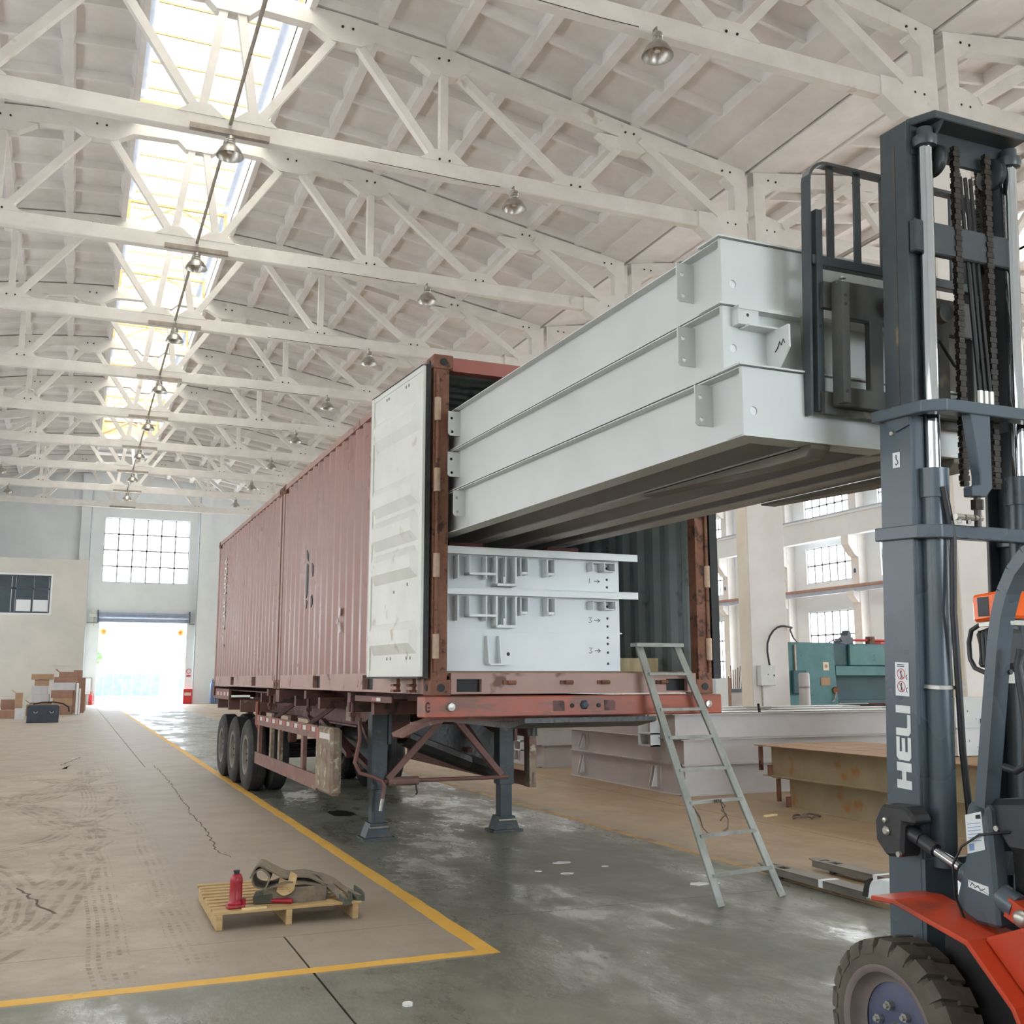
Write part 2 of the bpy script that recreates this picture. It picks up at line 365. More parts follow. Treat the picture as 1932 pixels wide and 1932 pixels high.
    for x_, wd_ in ((.78, .14), (.28, .14), (-1.5, .13)):
        xx = mth('ADD', X, mth('MULTIPLY', mth('SUBTRACT', big, .5), .25))
        band = mth('SUBTRACT', 1.0, step(mth('ABSOLUTE', mth('SUBTRACT', xx, x_), 0.0), wd_ * .85, wd_))
        ln = step(mth('SINE', mth('MULTIPLY', xx, 110.0), 0.0), -.1, .4); cr = step(mth('SINE', mth('MULTIPLY', Y, 70.0), 0.0), -.7, -.3)
        tr = mth('MAXIMUM', tr, mth('MULTIPLY', band, mth('MULTIPLY', ln, cr)))
    trm = mth('MULTIPLY', mth('MULTIPLY', tr, dust), mth('MULTIPLY', brk, .8))
    c = mix(trm, c, S(116, 102, 87))
    lt = mth('MULTIPLY', step(noise(3.0, 8, .8, (1, .6, 1), .9, .6), .54, .66), dust)
    c = mix(mth('MULTIPLY', lt, .45), c, S(204, 194, 178))
    # scuffs and worn sealer in the lane
    sc = mth('MULTIPLY', step(noise(2.2, 8, .75, (1, .35, 1), .5), .56, .72), mth('SUBTRACT', 1.0, inl))
    c = mix(mth('MULTIPLY', sc, .28), c, S(152, 153, 145))
    dk = step(noise(.9, 6, .7, (1, .5, 1)), .6, .75)
    c = mix(mth('MULTIPLY', dk, .22), c, S(76, 76, 72))
    c = mix(mth('MULTIPLY', step(fine, .55, .8), .18), c, S(92, 84, 74))
    L.new(c, b.inputs['Base Color'])
    # gloss: sealed lane shiny in patches, dust matte
    gl = mth('MULTIPLY', step(noise(.7, 9, .75, (1, .5, 1), .2), .42, .60), mth('SUBTRACT', 1.0, inl))
    gl = mth('MULTIPLY', gl, mth('SUBTRACT', 1.0, mth('MULTIPLY', step(X, 5.3, 5.8), .7)))
    ro = mth('SUBTRACT', mth('ADD', .56, mth('MULTIPLY', dust, .1)), mth('MULTIPLY', gl, .40))
    L.new(ro, b.inputs['Roughness'])
    bp = N.new('ShaderNodeBump'); bp.inputs['Strength'].default_value = .35; bp.inputs['Distance'].default_value = .01
    h = noise(9, 3, .7, (1, .5, 1), .3)
    L.new(h, bp.inputs['Height']); L.new(bp.outputs['Normal'], b.inputs['Normal'])
    return m
M['floor'] = floor_material()
M['crackm'] = mat('crack_dirt', S(84, 74, 64), S(104, 92, 80), 8, .95)
# ---------------------------------------------------------------- hall: floor, walls, roof
XL, XR, XW = -9.9, 14.3, 38.4           # left wall, column row between the bays, right wall
Y0T, PITCHY = 13.541, 6.0               # nearest truss in view, truss spacing
YN, YF = -10.5, 74.05                   # gable walls
XC, XC2 = 2.15, 26.45                   # ridge lines of the two bays
TR = lambda k: Y0T + PITCHY * k

fl = struct(MB().box(XL - .3, XW + .3, YN - .3, YF + .3, -.30, -.018).build('floor', mat('floor_joint_filler', S(70, 62, 54), S(92, 82, 70), 6, .9)))
xe = [XL, -4.662, 1.338, 7.338, XR, 20.3, 26.3, 32.3, XW]
ye = [YN, -5.013, .987, 6.987] + [21.0 + 6 * i for i in range(9)]
ye = [y for y in ye if y < YF - 1] + [YF]
slabs = {}
for i in range(len(xe) - 1):
    for j in range(len(ye) - 1):
        if abs(ye[j] - 6.987) < .01 and i == 2: continue      # joint dusted over here: one long slab
        w, l = round(xe[i + 1] - xe[i], 3), round(ye[j + 1] - ye[j], 3)
        if abs(ye[j] - 6.987) < .01 and i == 1: w = round(xe[3] - xe[1], 3)
        g = .007
        if (w, l) not in slabs:
            o = MB().box(g, w - g, g * .6, l - g * .6, -.018, 0).build('floor_slab', M['floor'], fl); slabs[(w, l)] = o.data
        else:
            o = bpy.data.objects.new('floor_slab', slabs[(w, l)]); COL.objects.link(o); o.parent = fl
        o.location = (xe[i], ye[j], 0)
def strip(x0, x1, y0, y1, m, n=40, jit=.006, z=.0015, name='floor_marking'):
    """painted line with slightly worn edges, 1.5 mm thick"""
    mb = MB(); lng = (y1 - y0) > (x1 - x0); a, b = [], []
    for i in range(n + 1):
        t = i / n; e0, e1 = random.uniform(-jit, jit), random.uniform(-jit, jit)
        if lng: y = y0 + (y1 - y0) * t; a.append((x0 + e0, y)); b.append((x1 + e1, y))
        else: x = x0 + (x1 - x0) * t; a.append((x, y0 + e0)); b.append((x, y1 + e1))
    return mb.prism(a + b[::-1], 'xy', .0002, z).build(name, m, fl)
strip(2.35, 2.468, 6.085, 30, M['yel'], 120); strip(2.35, 2.468, 30, 72, M['yel'], 60)
strip(XL + 1, 2.352, 6.085, 6.195, M['yel'], 80)
strip(5.44, 5.55, 4.0, 40, M['yelold'], 120, .012)

def crack(pts, w=.009):
    pts = [Vector((x, y, 0)) for x, y in pts]; fine = []
    for a, b in zip(pts, pts[1:]):
        n = max(2, int((b - a).length / .08))
        for i in range(n): fine.append(a.lerp(b, i / n) + Vector((random.uniform(-.02, .02), random.uniform(-.02, .02), 0)))
    l, r = [], []
    for i, p in enumerate(fine):
        k = w * random.uniform(.4, 1.1); l.append((p.x - k, p.y)); r.append((p.x + k, p.y))
    MB().prism(l + r[::-1], 'xy', .0002, .0006).build('floor_crack', M['crackm'], fl)
crack([(1.51, 21.4), (1.53, 19.6), (1.50, 16.5), (1.47, 15.4), (1.46, 14.5), (1.42, 13.7), (1.44, 12.5), (1.40, 11.4), (1.37, 10.6), (1.45, 10.1)])
crack([(.25, 24.2), (-.12, 22.2), (.05, 22.0), (-.1, 21.2), (.08, 21.3)], .02)
crack([(-.3, 9.4), (-.12, 8.6), (.0, 8.2)], .014)
# walls -------------------------------------------------------------------------------
def wall_with_holes(name, u0, u1, z0, z1, holes, plane, a, b, m):
    """flat wall slab with rectangular openings"""
    return struct(MB().prism(rect(u0, u1, z0, z1), plane, a, b, [rect(*h) for h in holes]).build(name, m))
DX0, DX1, DZ = 1.395, 6.93, 5.37        # roller door, far gable
WX0, WX1, WZ0, WZ1 = 1.36, 6.84, 8.03, 12.37
HT = 16.0
wall_with_holes('wall_far', XL - .3, XW + .3, -.02, HT, [(DX0, DX1, .0, DZ), (WX0, WX1, WZ0, WZ1)], 'xz', YF, YF + .35, M['wallw'])
NX0, NX1, NZ = 4.0, 11.5, 4.6           # wide vehicle entrance behind the photographer
wall_with_holes('wall_near', XL - .3, XW + .3, -.02, HT, [(NX0, NX1, .0, NZ)], 'xz', YN - .35, YN, M['wallw'])
wins_r = []; fill_wins_l = []
for k in range(-4, 10):
    y = TR(k)
    for z0, z1 in ((1.4, 5.28), (6.9, 8.9), (10.5, 12.0)): wins_r.append((y + .85, y + 4.65, z0, z1))
    fill_wins_l.append((y + 1.0, y + 5.0, 2.0, 6.0))  # unseen fill windows, set low so their light spares the roof
wall_with_holes('wall_right', YN, YF, -.02, HT, [(a + 0, b, c, d) for a, b, c, d in wins_r], 'yz', XW, XW + .3, M['wallw'])
wall_with_holes('wall_left', YN, YF, -.02, HT, fill_wins_l, 'yz', XL - .3, XL, M['wallw'])
wn = [0]
def window(plane, u0, u1, z0, z1, at, depth, nx, nz, fine, flip=1):
    """steel casement: frame with bars, panes of their own where the photograph shows them"""
    wn[0] += 1
    fr = MB(); e = .06
    def bx(a, b, c, d, t0, t1):
        if plane == 'yz': fr.box(at + min(t0, t1), at + max(t0, t1), a, b, c, d)
        else: fr.box(a, b, at + min(t0, t1), at + max(t0, t1), c, d)
    t0, t1 = depth * flip, (depth + .06) * flip
    bx(u0, u1, z0, z0 + e, t0, t1); bx(u0, u1, z1 - e, z1, t0, t1); bx(u0, u0 + e, z0, z1, t0, t1); bx(u1 - e, u1, z0, z1, t0, t1)
    for i in range(1, nx): x = u0 + (u1 - u0) * i / nx; bx(x - .05, x + .05, z0, z1, t0, t1)
    for i in range(1, nz): z = z0 + (z1 - z0) * i / nz; bx(u0, u1, z - .05, z + .05, t0, t1)
    w = struct(fr.build('window_%d' % wn[0], M['frame']))  # with flip -1 this is an added fill window on the left
    cells = [(i, j) for i in range(nx) for j in range(nz)] if fine else [None]
    for c in cells:
        a, b, cc, d = (u0, u1, z0, z1) if c is None else (u0 + (u1 - u0) * c[0] / nx, u0 + (u1 - u0) * (c[0] + 1) / nx, z0 + (z1 - z0) * c[1] / nz, z0 + (z1 - z0) * (c[1] + 1) / nz)
        g = MB(); p0, p1 = sorted((at + (depth + .026) * flip, at + (depth + .034) * flip))
        if plane == 'yz': g.box(p0, p1, a + .01, b - .01, cc + .01, d - .01)
        else: g.box(a + .01, b - .01, p0, p1, cc + .01, d - .01)
        g.build('pane', M['pane'] if flip > 0 else M['fill_l'], w)
for k in range(-4, 10):
    for r, (z0, z1) in enumerate(((1.4, 5.28), (6.9, 8.9), (10.5, 12.0))):
        y = TR(k); window('yz', y + .85, y + 4.65, z0, z1, XW, .08, 6, 3 if r == 0 else 2, k in (4, 5, 6))
    window('yz', TR(k) + 1.0, TR(k) + 5.0, 2.0, 6.0, XL, .08, 6, 3, False, -1)  # added fill window, out of view on the left
window('xz', WX0, WX1, WZ0, WZ1, YF, .12, 6, 4, True)
# pilasters of the far gable and a thin downpipe line beside each
for i, (a, b) in enumerate(((-.13, .49), (7.5, 8.27))):
    struct(MB().box(a, b, YF - .35, YF + .01, 0, 15.2).build('trim_%d' % (i + 1), M['wallw']))
for i, x in enumerate((.53, 7.46)):
    tag(MB().cyl((x, YF - .3, 0), (x, YF - .3, 14.5), .045, 8).build('downpipe', M['frame']),
        'thin white downpipe on the far gable, %s of the doorway' % ('left' if i == 0 else 'right'), 'pipe')
struct(MB().box(XL, DX0 - .1, YF - .05, YF, 5.28, 5.36).build('trim_3', M['hang']))
struct(MB().box(DX1 + .1, 7.45, YF - .05, YF, 5.28, 5.36).build('trim_4', M['hang']))
# roof ---------------------------------------------------------------------------------
PROF = [(0, 15.30), (2.3, 15.20), (4.4, 15.0), (8.87, 14.20), (12.05, 13.68)]
def ztop(u):
    u = abs(u)
    for (a, za), (b, zb) in zip(PROF, PROF[1:]):
        if u <= b: return za + (zb - za) * (u - a) / (b - a)
    return PROF[-1][1]
ce = MB()
for xc in (XC, XC2):
    for s in (-1, 1):
        us = [1.5, 2.3, 4.4, 8.87, 12.16]
        poly = [(xc + s * u, ztop(u) + .30) for u in us] + [(xc + s * u, ztop(u) + .42) for u in reversed(us)]
        if xc == XC: ce.prism(poly, 'xz', YN, YF)
        else: ce.prism(poly, 'xz', YN, YF)
    for a, b in ((YN, TR(-4) + .5), (TR(8), YF)):
        ce.box(xc - 1.6, xc + 1.6, a, b, 15.45, 15.6)
ceil = struct(ce.build('ceiling', M['roof']))
def panel_mesh():
    """ribbed trough panel, 1.49 x 5.97 m: deck, two deep edge ribs, four cross ribs with sloping sides"""
    mb = MB(); w, l = .7635, 5.97
    mb.box(-w, w, 0, l, .25, .30)
    for s in (-1, 1):
        a, b, c = s * w, s * (w - .11), s * (w - .17)
        mb.prism([(a, 0), (b, 0), (c, .25), (a, .25)], 'xz', 0, l)
    for i in range(5):
        y = .08 + (l - .16) * i / 4
        mb.prism([(y - .08, .25), (y - .045, .05), (y + .045, .05), (y + .08, .25)], 'yz', -w + .1, w - .1)
    return mb
pm = None
def panel(xc, s, ua, ub, y):
    global pm
    za, zb = ztop(ua), ztop(ub); um = (ua + ub) / 2
    if pm is None:
        o = panel_mesh().build('roof_panel', M['roof'], ceil); pm = o.data
    else:
        o = bpy.data.objects.new('roof_panel', pm); COL.objects.link(o); o.parent = ceil
    o.location = (xc + s * um, y + .015, (za + zb) / 2 + .003)
    o.rotation_euler = (0, atan2(za - zb, ub - ua) * s, 0)
for k in range(-1, 10):
    y = TR(k)
    if y + 6 > YF + .6: continue
    for s in (-1, 1):
        for i in range(6): panel(XC, s, 1.55 + 1.5 * i, 1.55 + 1.5 * (i + 1), y)
    if k < 7:
        for i in range(6): panel(XC2, -1, 1.55 + 1.5 * i, 1.55 + 1.5 * (i + 1), y)
    if k < 6:
        for i in range(6): panel(XC2, 1, 1.55 + 1.5 * i, 1.55 + 1.5 * (i + 1), y)
# smooth eaves slabs and gutter along the column row and the outer walls
gs = {}
for k in range(-1, 10):
    for j, (xc, s) in enumerate(((XC, 1), (XC, -1), (XC2, -1), (XC2, 1))):
        for q, (a, b, dz) in enumerate(((10.55, 11.29, .04), (11.29, 12.1, .0))):
            key = (j, q)
            if key not in gs:
                poly = [(s * a, ztop(a) + dz), (s * b, ztop(b) + dz), (s * b, ztop(b) + .3), (s * a, ztop(a) + .3)]
                o = MB().prism(poly, 'xz', 0, 5.97).build('eaves_slab', M['roof'], ceil); gs[key] = o.data
            else:
                o = bpy.data.objects.new('eaves_slab', gs[key]); COL.objects.link(o); o.parent = ceil
            o.location = (xc, TR(k) + .015, 0)
# roof monitors ------------------------------------------------------------------------
def monitor(xc, ya, yb, label, full):
    root = empty('roof_monitor', (xc, ya, 15.2), label, 'skylight')
    n = int(round((yb - ya) / 6))
    for s in (-1, 1):
        MB().box(min(s * 1.5, s * 1.62), max(s * 1.5, s * 1.62), 0, yb - ya, -.05, .42).build('curb', M['roof'], root)
        MB().box(min(s * 1.25, s * 1.62), max(s * 1.25, s * 1.62), 0, yb - ya, 1.10, 1.15).build('eaves_plate', M['crane'], root)
        for i in range(n):
            MB().box(min(s * 1.55, s * 1.58), max(s * 1.55, s * 1.58), i * 6 + .08, i * 6 + 5.92, .44, 1.06).build('side_pane', M['sidegl'], root)
        MB().box(min(s * 1.53, s * 1.60), max(s * 1.53, s * 1.60), 0, yb - ya, .42, .46).build('side_rail', M['frame'], root)
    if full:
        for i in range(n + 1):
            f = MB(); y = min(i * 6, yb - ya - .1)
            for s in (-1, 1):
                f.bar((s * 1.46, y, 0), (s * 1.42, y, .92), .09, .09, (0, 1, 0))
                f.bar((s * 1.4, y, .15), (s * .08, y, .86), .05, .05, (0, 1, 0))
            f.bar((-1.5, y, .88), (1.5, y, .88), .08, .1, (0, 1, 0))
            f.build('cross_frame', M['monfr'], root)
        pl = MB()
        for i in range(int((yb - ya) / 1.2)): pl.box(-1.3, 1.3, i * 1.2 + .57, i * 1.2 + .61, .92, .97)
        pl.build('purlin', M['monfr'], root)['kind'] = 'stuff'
    # corrugated translucent sheets, one per 1.2 m
    sh = None
    amp, per, w = .045, .15, 1.2
    npr = 8 if full else 1
    for i in range(int((yb - ya) / w)):
        if sh is None:
            vs, fs = [], []
            m = npr * 4 + 1
            for a in range(m):
                y = w * a / (m - 1); z = amp * sin(2 * pi * y / per)
                for x in (-1.33, 0, 1.33): vs.append((x, y, 1.05 + z + (.2 if x == 0 else 0)))
            for a in range(m - 1):
                for b in (0, 1): fs.append((a * 3 + b, a * 3 + b + 1, a * 3 + b + 4, a * 3 + b + 3))
            o = MB().add(vs, fs).build('translucent_sheet', M['skyl'], root, 60); sh = o.data
        else:
            o = bpy.data.objects.new('translucent_sheet', sh); COL.objects.link(o); o.parent = root
        o.location = (0, i * w, 0)
    for y in (0, yb - ya):
        MB().box(-1.62, 1.62, y - .04, y + .04, -.05, 1.45).build('end_wall', mat('monitor_end_board', S(204, 178, 130), S(214, 190, 146), 3, .7), root)
    return root
monitor(XC, TR(-4) + .5, TR(8), 'long corrugated skylight along the ridge of the hall, glowing white', True)
monitor(XC2, TR(-4) + .5, TR(8), 'skylight along the ridge of the bay behind the forklift mast', False)

# trusses --------------------------------------------------------------------------------
T2 = .11   # half thickness
def build_truss(name, label, group, x, y, lamps=True):
    root = empty(name, (x, y, 0), label, 'roof truss', group)
    MB().box(-11.2, 11.2, -T2, T2, 12.04, 12.41).build('bottom_chord', M['truss'], root, bevel=.02)
    for s in (-1, 1):
        us = [0, 2.3, 4.4, 8.87, 12.04]
        pts = [(s * u, ztop(u)) for u in us]; low = [(s * u, ztop(u) - (.40 if u < 9 else .34)) for u in us]
        MB().prism(pts + low[::-1], 'xz', -T2 - .01, T2 + .01).build('top_chord', M['truss'], root)
        def gus(u0, z, wt, wb, h, m=-1):
            MB().prism([(s * (u0 - wt), z), (s * (u0 + wt), z), (s * (u0 + wb), z + m * h), (s * (u0 - wb), z + m * h)], 'xz', -T2 - .015, T2 + .015).build('gusset', M['truss'], root)
        for u0, wt, wb, h in ((2.3, .75, .3, .27), (4.4, .7, .28, .28), (8.9, .8, .3, .30)): gus(u0, ztop(u0) - .36, wt, wb, h)
        for u0, wt, wb, h in ((.5, .45, .16, .24), (4.43, .55, .2, .26), (7.5, .6, .28, .26)): gus(u0, 12.38, wt, wb, h, 1)
        def web(a, b, w=.17, t=.17):
            MB().bar((s * a[0], 0, a[1]), (s * b[0], 0, b[1]), t, w, (0, 1, 0)).build('strut', M['truss'], root)
        web((.16, 14.8), (.5, 12.5)); web((.6, 12.5), (2.1, 14.75)); web((2.5, 14.72), (4.2, 12.55))
        web((4.43, 12.6), (4.43, 14.55)); web((4.75, 14.5), (7.25, 12.55)); web((7.75, 12.55), (8.75, 13.7)); web((9.15, 13.85), (11.25, 12.42), .34, .2)
        # haunch at the bearing: end block, bent post
        MB().prism([(s * 10.7, 12.04), (s * 11.2, 11.72), (s * 12.04, 11.66), (s * 12.04, 12.62), (s * 11.62, 12.60), (s * 11.05, 12.42), (s * 10.7, 12.41)], 'xz', -T2 - .03, T2 + .03).build('end_block', M['truss'], root)
        MB().prism([(s * 11.72, 12.55), (s * 12.04, 12.55), (s * 12.04, 13.66), (s * 11.35, 13.6), (s * 11.5, 13.36), (s * 11.72, 13.2)], 'xz', -T2 - .02, T2 + .02).build('end_post', M['truss'], root)
    MB().prism([(-.6, 14.95), (.6, 14.95), (.32, 14.68), (-.32, 14.68)], 'xz', -T2 - .015, T2 + .015).build('gusset', M['truss'], root)
    bh = MB()
    for s in (-1, 1):
        for u0, z in ((2.3, 14.92), (4.4, 14.72), (8.9, 13.98), (4.43, 12.42), (7.5, 12.42), (11.6, 12.25), (11.5, 13.55)):
            for d in (-.11, .11): bh.cyl((s * (u0 + d), -T2 - .035, z), (s * (u0 + d), -T2 - .0, z), .026, 6)
    bh.build('bolt_socket', M['dark'], root)['kind'] = 'stuff'
    if lamps: MB().box(-.72, .78, -T2 - .12, -T2 - .0, 12.02, 12.13).build('hanger_channel', M['hang'], root)
    return root
t0 = None
for k in range(-2, 10):
    lb = ('white concrete roof truss of the hall, %s from the camera' % ORD[k + 2])
    if t0 is None: t0 = build_truss('roof_truss', lb, 'hall roof trusses', XC, TR(k))
    else:
        t = clone(t0); t.location.y = TR(k); t['label'] = lb
u0_ = None
for k in range(-2, 8):
    lb = 'white roof truss of the bay beyond the columns, %s from the camera' % ORD[k + 2]
    if u0_ is None: u0_ = build_truss('roof_truss', lb, 'side bay roof trusses', XC2 + .02, TR(k), False)
    else:
        t = clone(u0_); t.location.y = TR(k); t['label'] = lb
# columns between the bays, wall columns with corbels, crane girders -----------------------
def column(x, y, label, group, w=.5, d=.42, h=11.66):
    root = empty('column', (x, y, 0), label, 'column', group)
    MB().box(-w, w, -d / 2, d / 2, 0, h).build('shaft', M['colw'], root, bevel=.02)
    MB().box(-w - .004, -w, -d / 2 + .01, d / 2 - .01, 0, h).build('cream_face', M['cream'], root)
    return root
for k in range(-2, 10):
    column(XR, TR(k), 'white concrete column between the two bays, %s from the camera' % ORD[k + 2], 'columns between the bays')
for k in range(-2, 10):
    y = TR(k); root = empty('wall_column', (XW, y, 0), 'white wall column with crane corbels on the window wall, %s from the camera' % ORD[k + 2], 'column', 'window wall columns')
    MB().box(-.55, 0, -.3, .3, 0, 13.2).build('shaft', M['colw'], root)
    MB().prism([(-1.15, 9.1), (-.5, 9.1), (-.5, 7.9), (-.75, 8.05), (-1.15, 8.6)], 'xz', -.28, .28).build('corbel', M['colw'], root)
    MB().prism([(-.95, 6.15), (-.5, 6.15), (-.5, 5.5), (-.7, 5.6), (-.95, 5.9)], 'xz', -.25, .25).build('corbel', M['colw'], root)
    mb = MB().box(-.56, -.55, -.16, .16, 7.05, 7.45); mb.build('notice', M['paper'], root)
    MB().prism([(-.08, 7.12), (.1, 7.12), (.1, 7.3), (.0, 7.38), (-.08, 7.28)], 'yz', XW * 0 - .566, -.56).build('notice_mark', M['dframe'], root)
cg = empty('crane_girder', (XW - .85, YN, 9.1), 'pale crane girder with rail along the window wall', 'girder')
MB().box(-.2, .2, 0, YF - YN, 0, 1.12).build('web', M['wallw'], cg)
MB().box(-.27, .27, 0, YF - YN, 1.12, 1.24).build('flange', M['wallw'], cg)
MB().box(-.05, .05, 0, YF - YN, 1.24, 1.38).build('rail', M['crane'], cg)
cg = empty('wall_beam', (XW - .75, YN, 6.12), 'brown and grey steel beam running below the crane corbels', 'beam')
MB().box(-.16, .16, 0, 70, 0, .22).build('lower_web', M['crane'], cg)
MB().box(-.2, .2, 0, 70, .22, .36).build('upper_flange', M['crail'], cg)
# conduit over the columns, long conduit under the ridge
tag(MB().cyl((15.4, 6, 11.0), (15.4, 60, 11.0), .05, 8).build('cable_conduit', M['pipe']), 'grey conduit running along the columns behind the load backrest', 'pipe')
tag(MB().cyl((2.19, 8, 12.33), (2.19, TR(8), 12.18), .036, 8).build('ridge_conduit', M['pipe']), 'long grey conduit running under the skylight from lamp to lamp', 'pipe')
# lamps ------------------------------------------------------------------------------------
def build_lamp(label, x, y):
    r = empty('high_bay_lamp', (x, y - .22, 11.66), label, 'lamp', 'hanging high bay lamps')
    MB().tube([(0, .0, .42), (0, 0, .36), (.02, 0, .33), (0, 0, .30)], .012, 6).build('hook', M['pipe'], r)
    MB().lathe([(.03, .31), (.085, .30), (.095, .24), (.085, .23), (.098, .20), (.085, .19), (.10, .16), (.09, .12)], n=18, caps=True).build('housing', M['lampm'], r, 40)
    MB().lathe([(.09, .14), (.12, .12), (.19, .05), (.25, -.06), (.262, -.10), (.255, -.10), (.243, -.055), (.18, .045), (.11, .11)], n=26).build('reflector', M['lampm'], r, 40)
    MB().lathe([(.005, -.03), (.05, -.02), (.07, .03), (.05, .09)], n=12, caps=True).build('bulb', M['lampin'], r, 50)
    MB().box(-.012, .012, -.0, .16, .405, .43).build('bracket', M['pipe'], r)
    return r
l0 = None
for k in range(-1, 9):
    for nm, x in (('middle row', 2.19), ('right-hand row', 8.13), ('left-hand row', -3.83)):
        lb = 'bell-shaped high bay lamp under the %s truss, %s' % (ORD[k + 2], nm)
        if l0 is None: l0 = build_lamp(lb, x, TR(k))
        else:
            t = clone(l0); t.location = (x, TR(k) - .22, 11.66); t['label'] = lb
for k in range(0, 6):
    tag(MB().tube([(8.13 - 3.2, TR(k) - .15, 12.06), (8.13 - 1, TR(k) - .15, 12.03), (8.13 - .3, TR(k) - .16, 12.04)], .007, 5).build('lamp_cable', M['blackr']),
        'thin dark cable along the underside of the %s truss to its right-hand lamp' % ORD[k + 2], 'cable')
# ---------------------------------------------------------------- containers on the trailer
CW, CL, CH, CZ = 2.438, 6.058, 2.591, 1.507
def corr_y(y0, y1, xs, depth, z0, z1, th=.003, n=None):
    """vertical-rib corrugated sheet in a plane x = xs (outer face), ribs go inwards by depth (sign)"""
    pitch = .278; k = n or max(1, round((y1 - y0) / pitch)); p = (y1 - y0) / k
    pts = []
    for i in range(k):
        a = y0 + i * p
        pts += [(a, 0), (a + p * .26, 0), (a + p * .5, 1), (a + p * .76, 1)]
    pts.append((y1, 0))
    outer = [(xs + d * depth, y) for y, d in pts]; inner = [(xs + d * depth + (th if depth > 0 else -th), y) for y, d in pts]
    return MB().prism(outer + inner[::-1], 'xy', z0, z1)
def casting(mb, x, y, z, sx, sy, sz):
    w, d, h = .162 * sx, .178 * sy, .118 * sz
    mb.box(min(x, x + w), max(x, x + w), min(y, y + d), max(y, y + d), min(z, z + h), max(z, z + h))
def container(y, label, front_open):
    r = croot('shipping_container', (0, y, CZ), label, 'container', 'two containers on the trailer')
    e = .006
    for sx, x in ((1, -e), (-1, CW + e)):
        for sy, yy in ((1, -e), (-1, CL + e)):
            for sz, z in ((1, -.012), (-1, CH)):
                c = MB(); casting(c, x, yy, z, sx, sy, sz); co = c.build('corner_casting', M['rust'], r, bevel=.008)
                # oval openings of the casting on its two outer faces and top
                h = MB(); zc = z + sz * .059; yc = yy + sy * .089; xc = x + sx * .081
                h.lathe([(.001, 0), (.026, 0), (.026, .004), (.001, .004)], ((x - sx * .002, yc, zc), (-sx, 0, 0)), 12)
                h.lathe([(.001, 0), (.03, 0), (.03, .004), (.001, .004)], ((xc, yy - sy * .002, zc), (0, -sy, 0)), 12)
                h.build('casting_opening', M['dark'], co)
            MB().box(min(x + sx * e, x + sx * .13), max(x + sx * e, x + sx * .13), min(yy + sy * .01, yy + sy * .12), max(yy + sy * .01, yy + sy * .12), .1, CH - .11).build('corner_post', M['cont2'] if not (front_open and sy == 1) else M['rust'], r)
    for s, x in ((1, 0), (-1, CW)):
        MB().box(min(x, x + s * .06), max(x, x + s * .06), .17, CL - .17, CH - .075, CH - .01).build('top_side_rail', M['cont2'], r)
        pk = [(1.58, 1.93), (3.65, 4.0)]
        rail = MB(); ys = [.165]
        for a, b in pk: ys += [a, b]
        ys.append(CL - .165)
        rail.prism(rect(.165, CL - .165, .0, .162), 'yz', min(x + s * .0, x + s * .05), max(x, x + s * .05), [rect(a, b, .02, .145) for a, b in pk])
        rl = rail.build('bottom_side_rail', M['cont2'], r)
        for a, b in pk:
            MB().box(min(x + s * .05, x + s * .058), max(x + s * .05, x + s * .058), a, b, .02, .145).build('pocket_plate', M['dark'], rl)
        corr_y(.12, CL - .12, x + s * .008, s * .036, .155, CH - .07, .0025).build('side_panel', M['cont'], r)
        corr_y(.12, CL - .12, x + s * .0145, s * .036, .16, CH - .075, .0015).build('inner_lining', M['contin'], r)
    # roof with cross corrugation, floor, far end wall
    k = 30; pts = []
    for i in range(k):
        a = .1 + (CL - .2) * i / k; p = (CL - .2) / k
        pts += [(a, 0), (a + p * .3, 0), (a + p * .5, -.02), (a + p * .8, -.02)]
    pts.append((CL - .1, 0))
    MB().prism([(y_, CH - .02 + d) for y_, d in pts] + [(y_, CH - .024 + d) for y_, d in reversed(pts)], 'yz', .05, CW - .05).build('roof_panel', M['cont'], r)
    MB().prism([(y_, CH - .027 + d) for y_, d in pts] + [(y_, CH - .03 + d) for y_, d in reversed(pts)], 'yz', .06, CW - .06).build('roof_lining', M['contin'], r)
    MB().box(.06, CW - .06, .1, CL - .1, .14, .168).build('floor_boards', M['cfloor'], r)
    MB().box(.05, CW - .05, CL - .06, CL - .02, .1, CH - .08).build('end_wall', M['cont'], r)
    MB().box(.06, CW - .06, CL - .07, CL - .062, .16, CH - .09).build('end_lining', M['contin'], r)
    MB().box(.17, CW - .17, CL - .1, CL - .01, .0, .15).build('end_sill', M['cont2'], r)
    MB().box(.17, CW - .17, CL - .1, CL - .01, CH - .1, CH - .01).build('end_header', M['cont2'], r)
    if front_open:
        MB().prism(rect(.156, CW - .156, .0, .155), 'xz', .0, .05, [rect(.2, .40, .015, .11), rect(CW - .44, CW - .24, .015, .11)]).build('door_sill', M['cont2'], r)
        MB().box(.156, CW - .156, .051, .1, .01, .13).build('sill_back', M['dark'], r)
        for x in (.62, 1.1, 1.42, 1.95):
            c = MB(); c.box(x - .05, x + .05, -.016, .0, .07, .10); c.cyl((x - .02, -.03, .085), (x + .045, -.03, .085), .016, 8); c.build('cam_keeper', M['rust'], r)
        MB().box(.156, CW - .156, .01, .11, CH - .12, CH - .012).build('door_header', M['header'], r)
        for x in (.028, CW - .028):
            for z in (.35, .95, 1.6, 2.15):
                MB().cyl((x, -.012, z - .09), (x, -.012, z + .09), .026, 10).build('hinge', M['hinge'], r, 40)
            MB().cyl((x, -.012, .16), (x, -.012, 2.45), .014, 8).build('hinge_pin', M['rust'], r)
        # left door leaf folded back along the side, showing its white inner face
        a = radians(4.0)
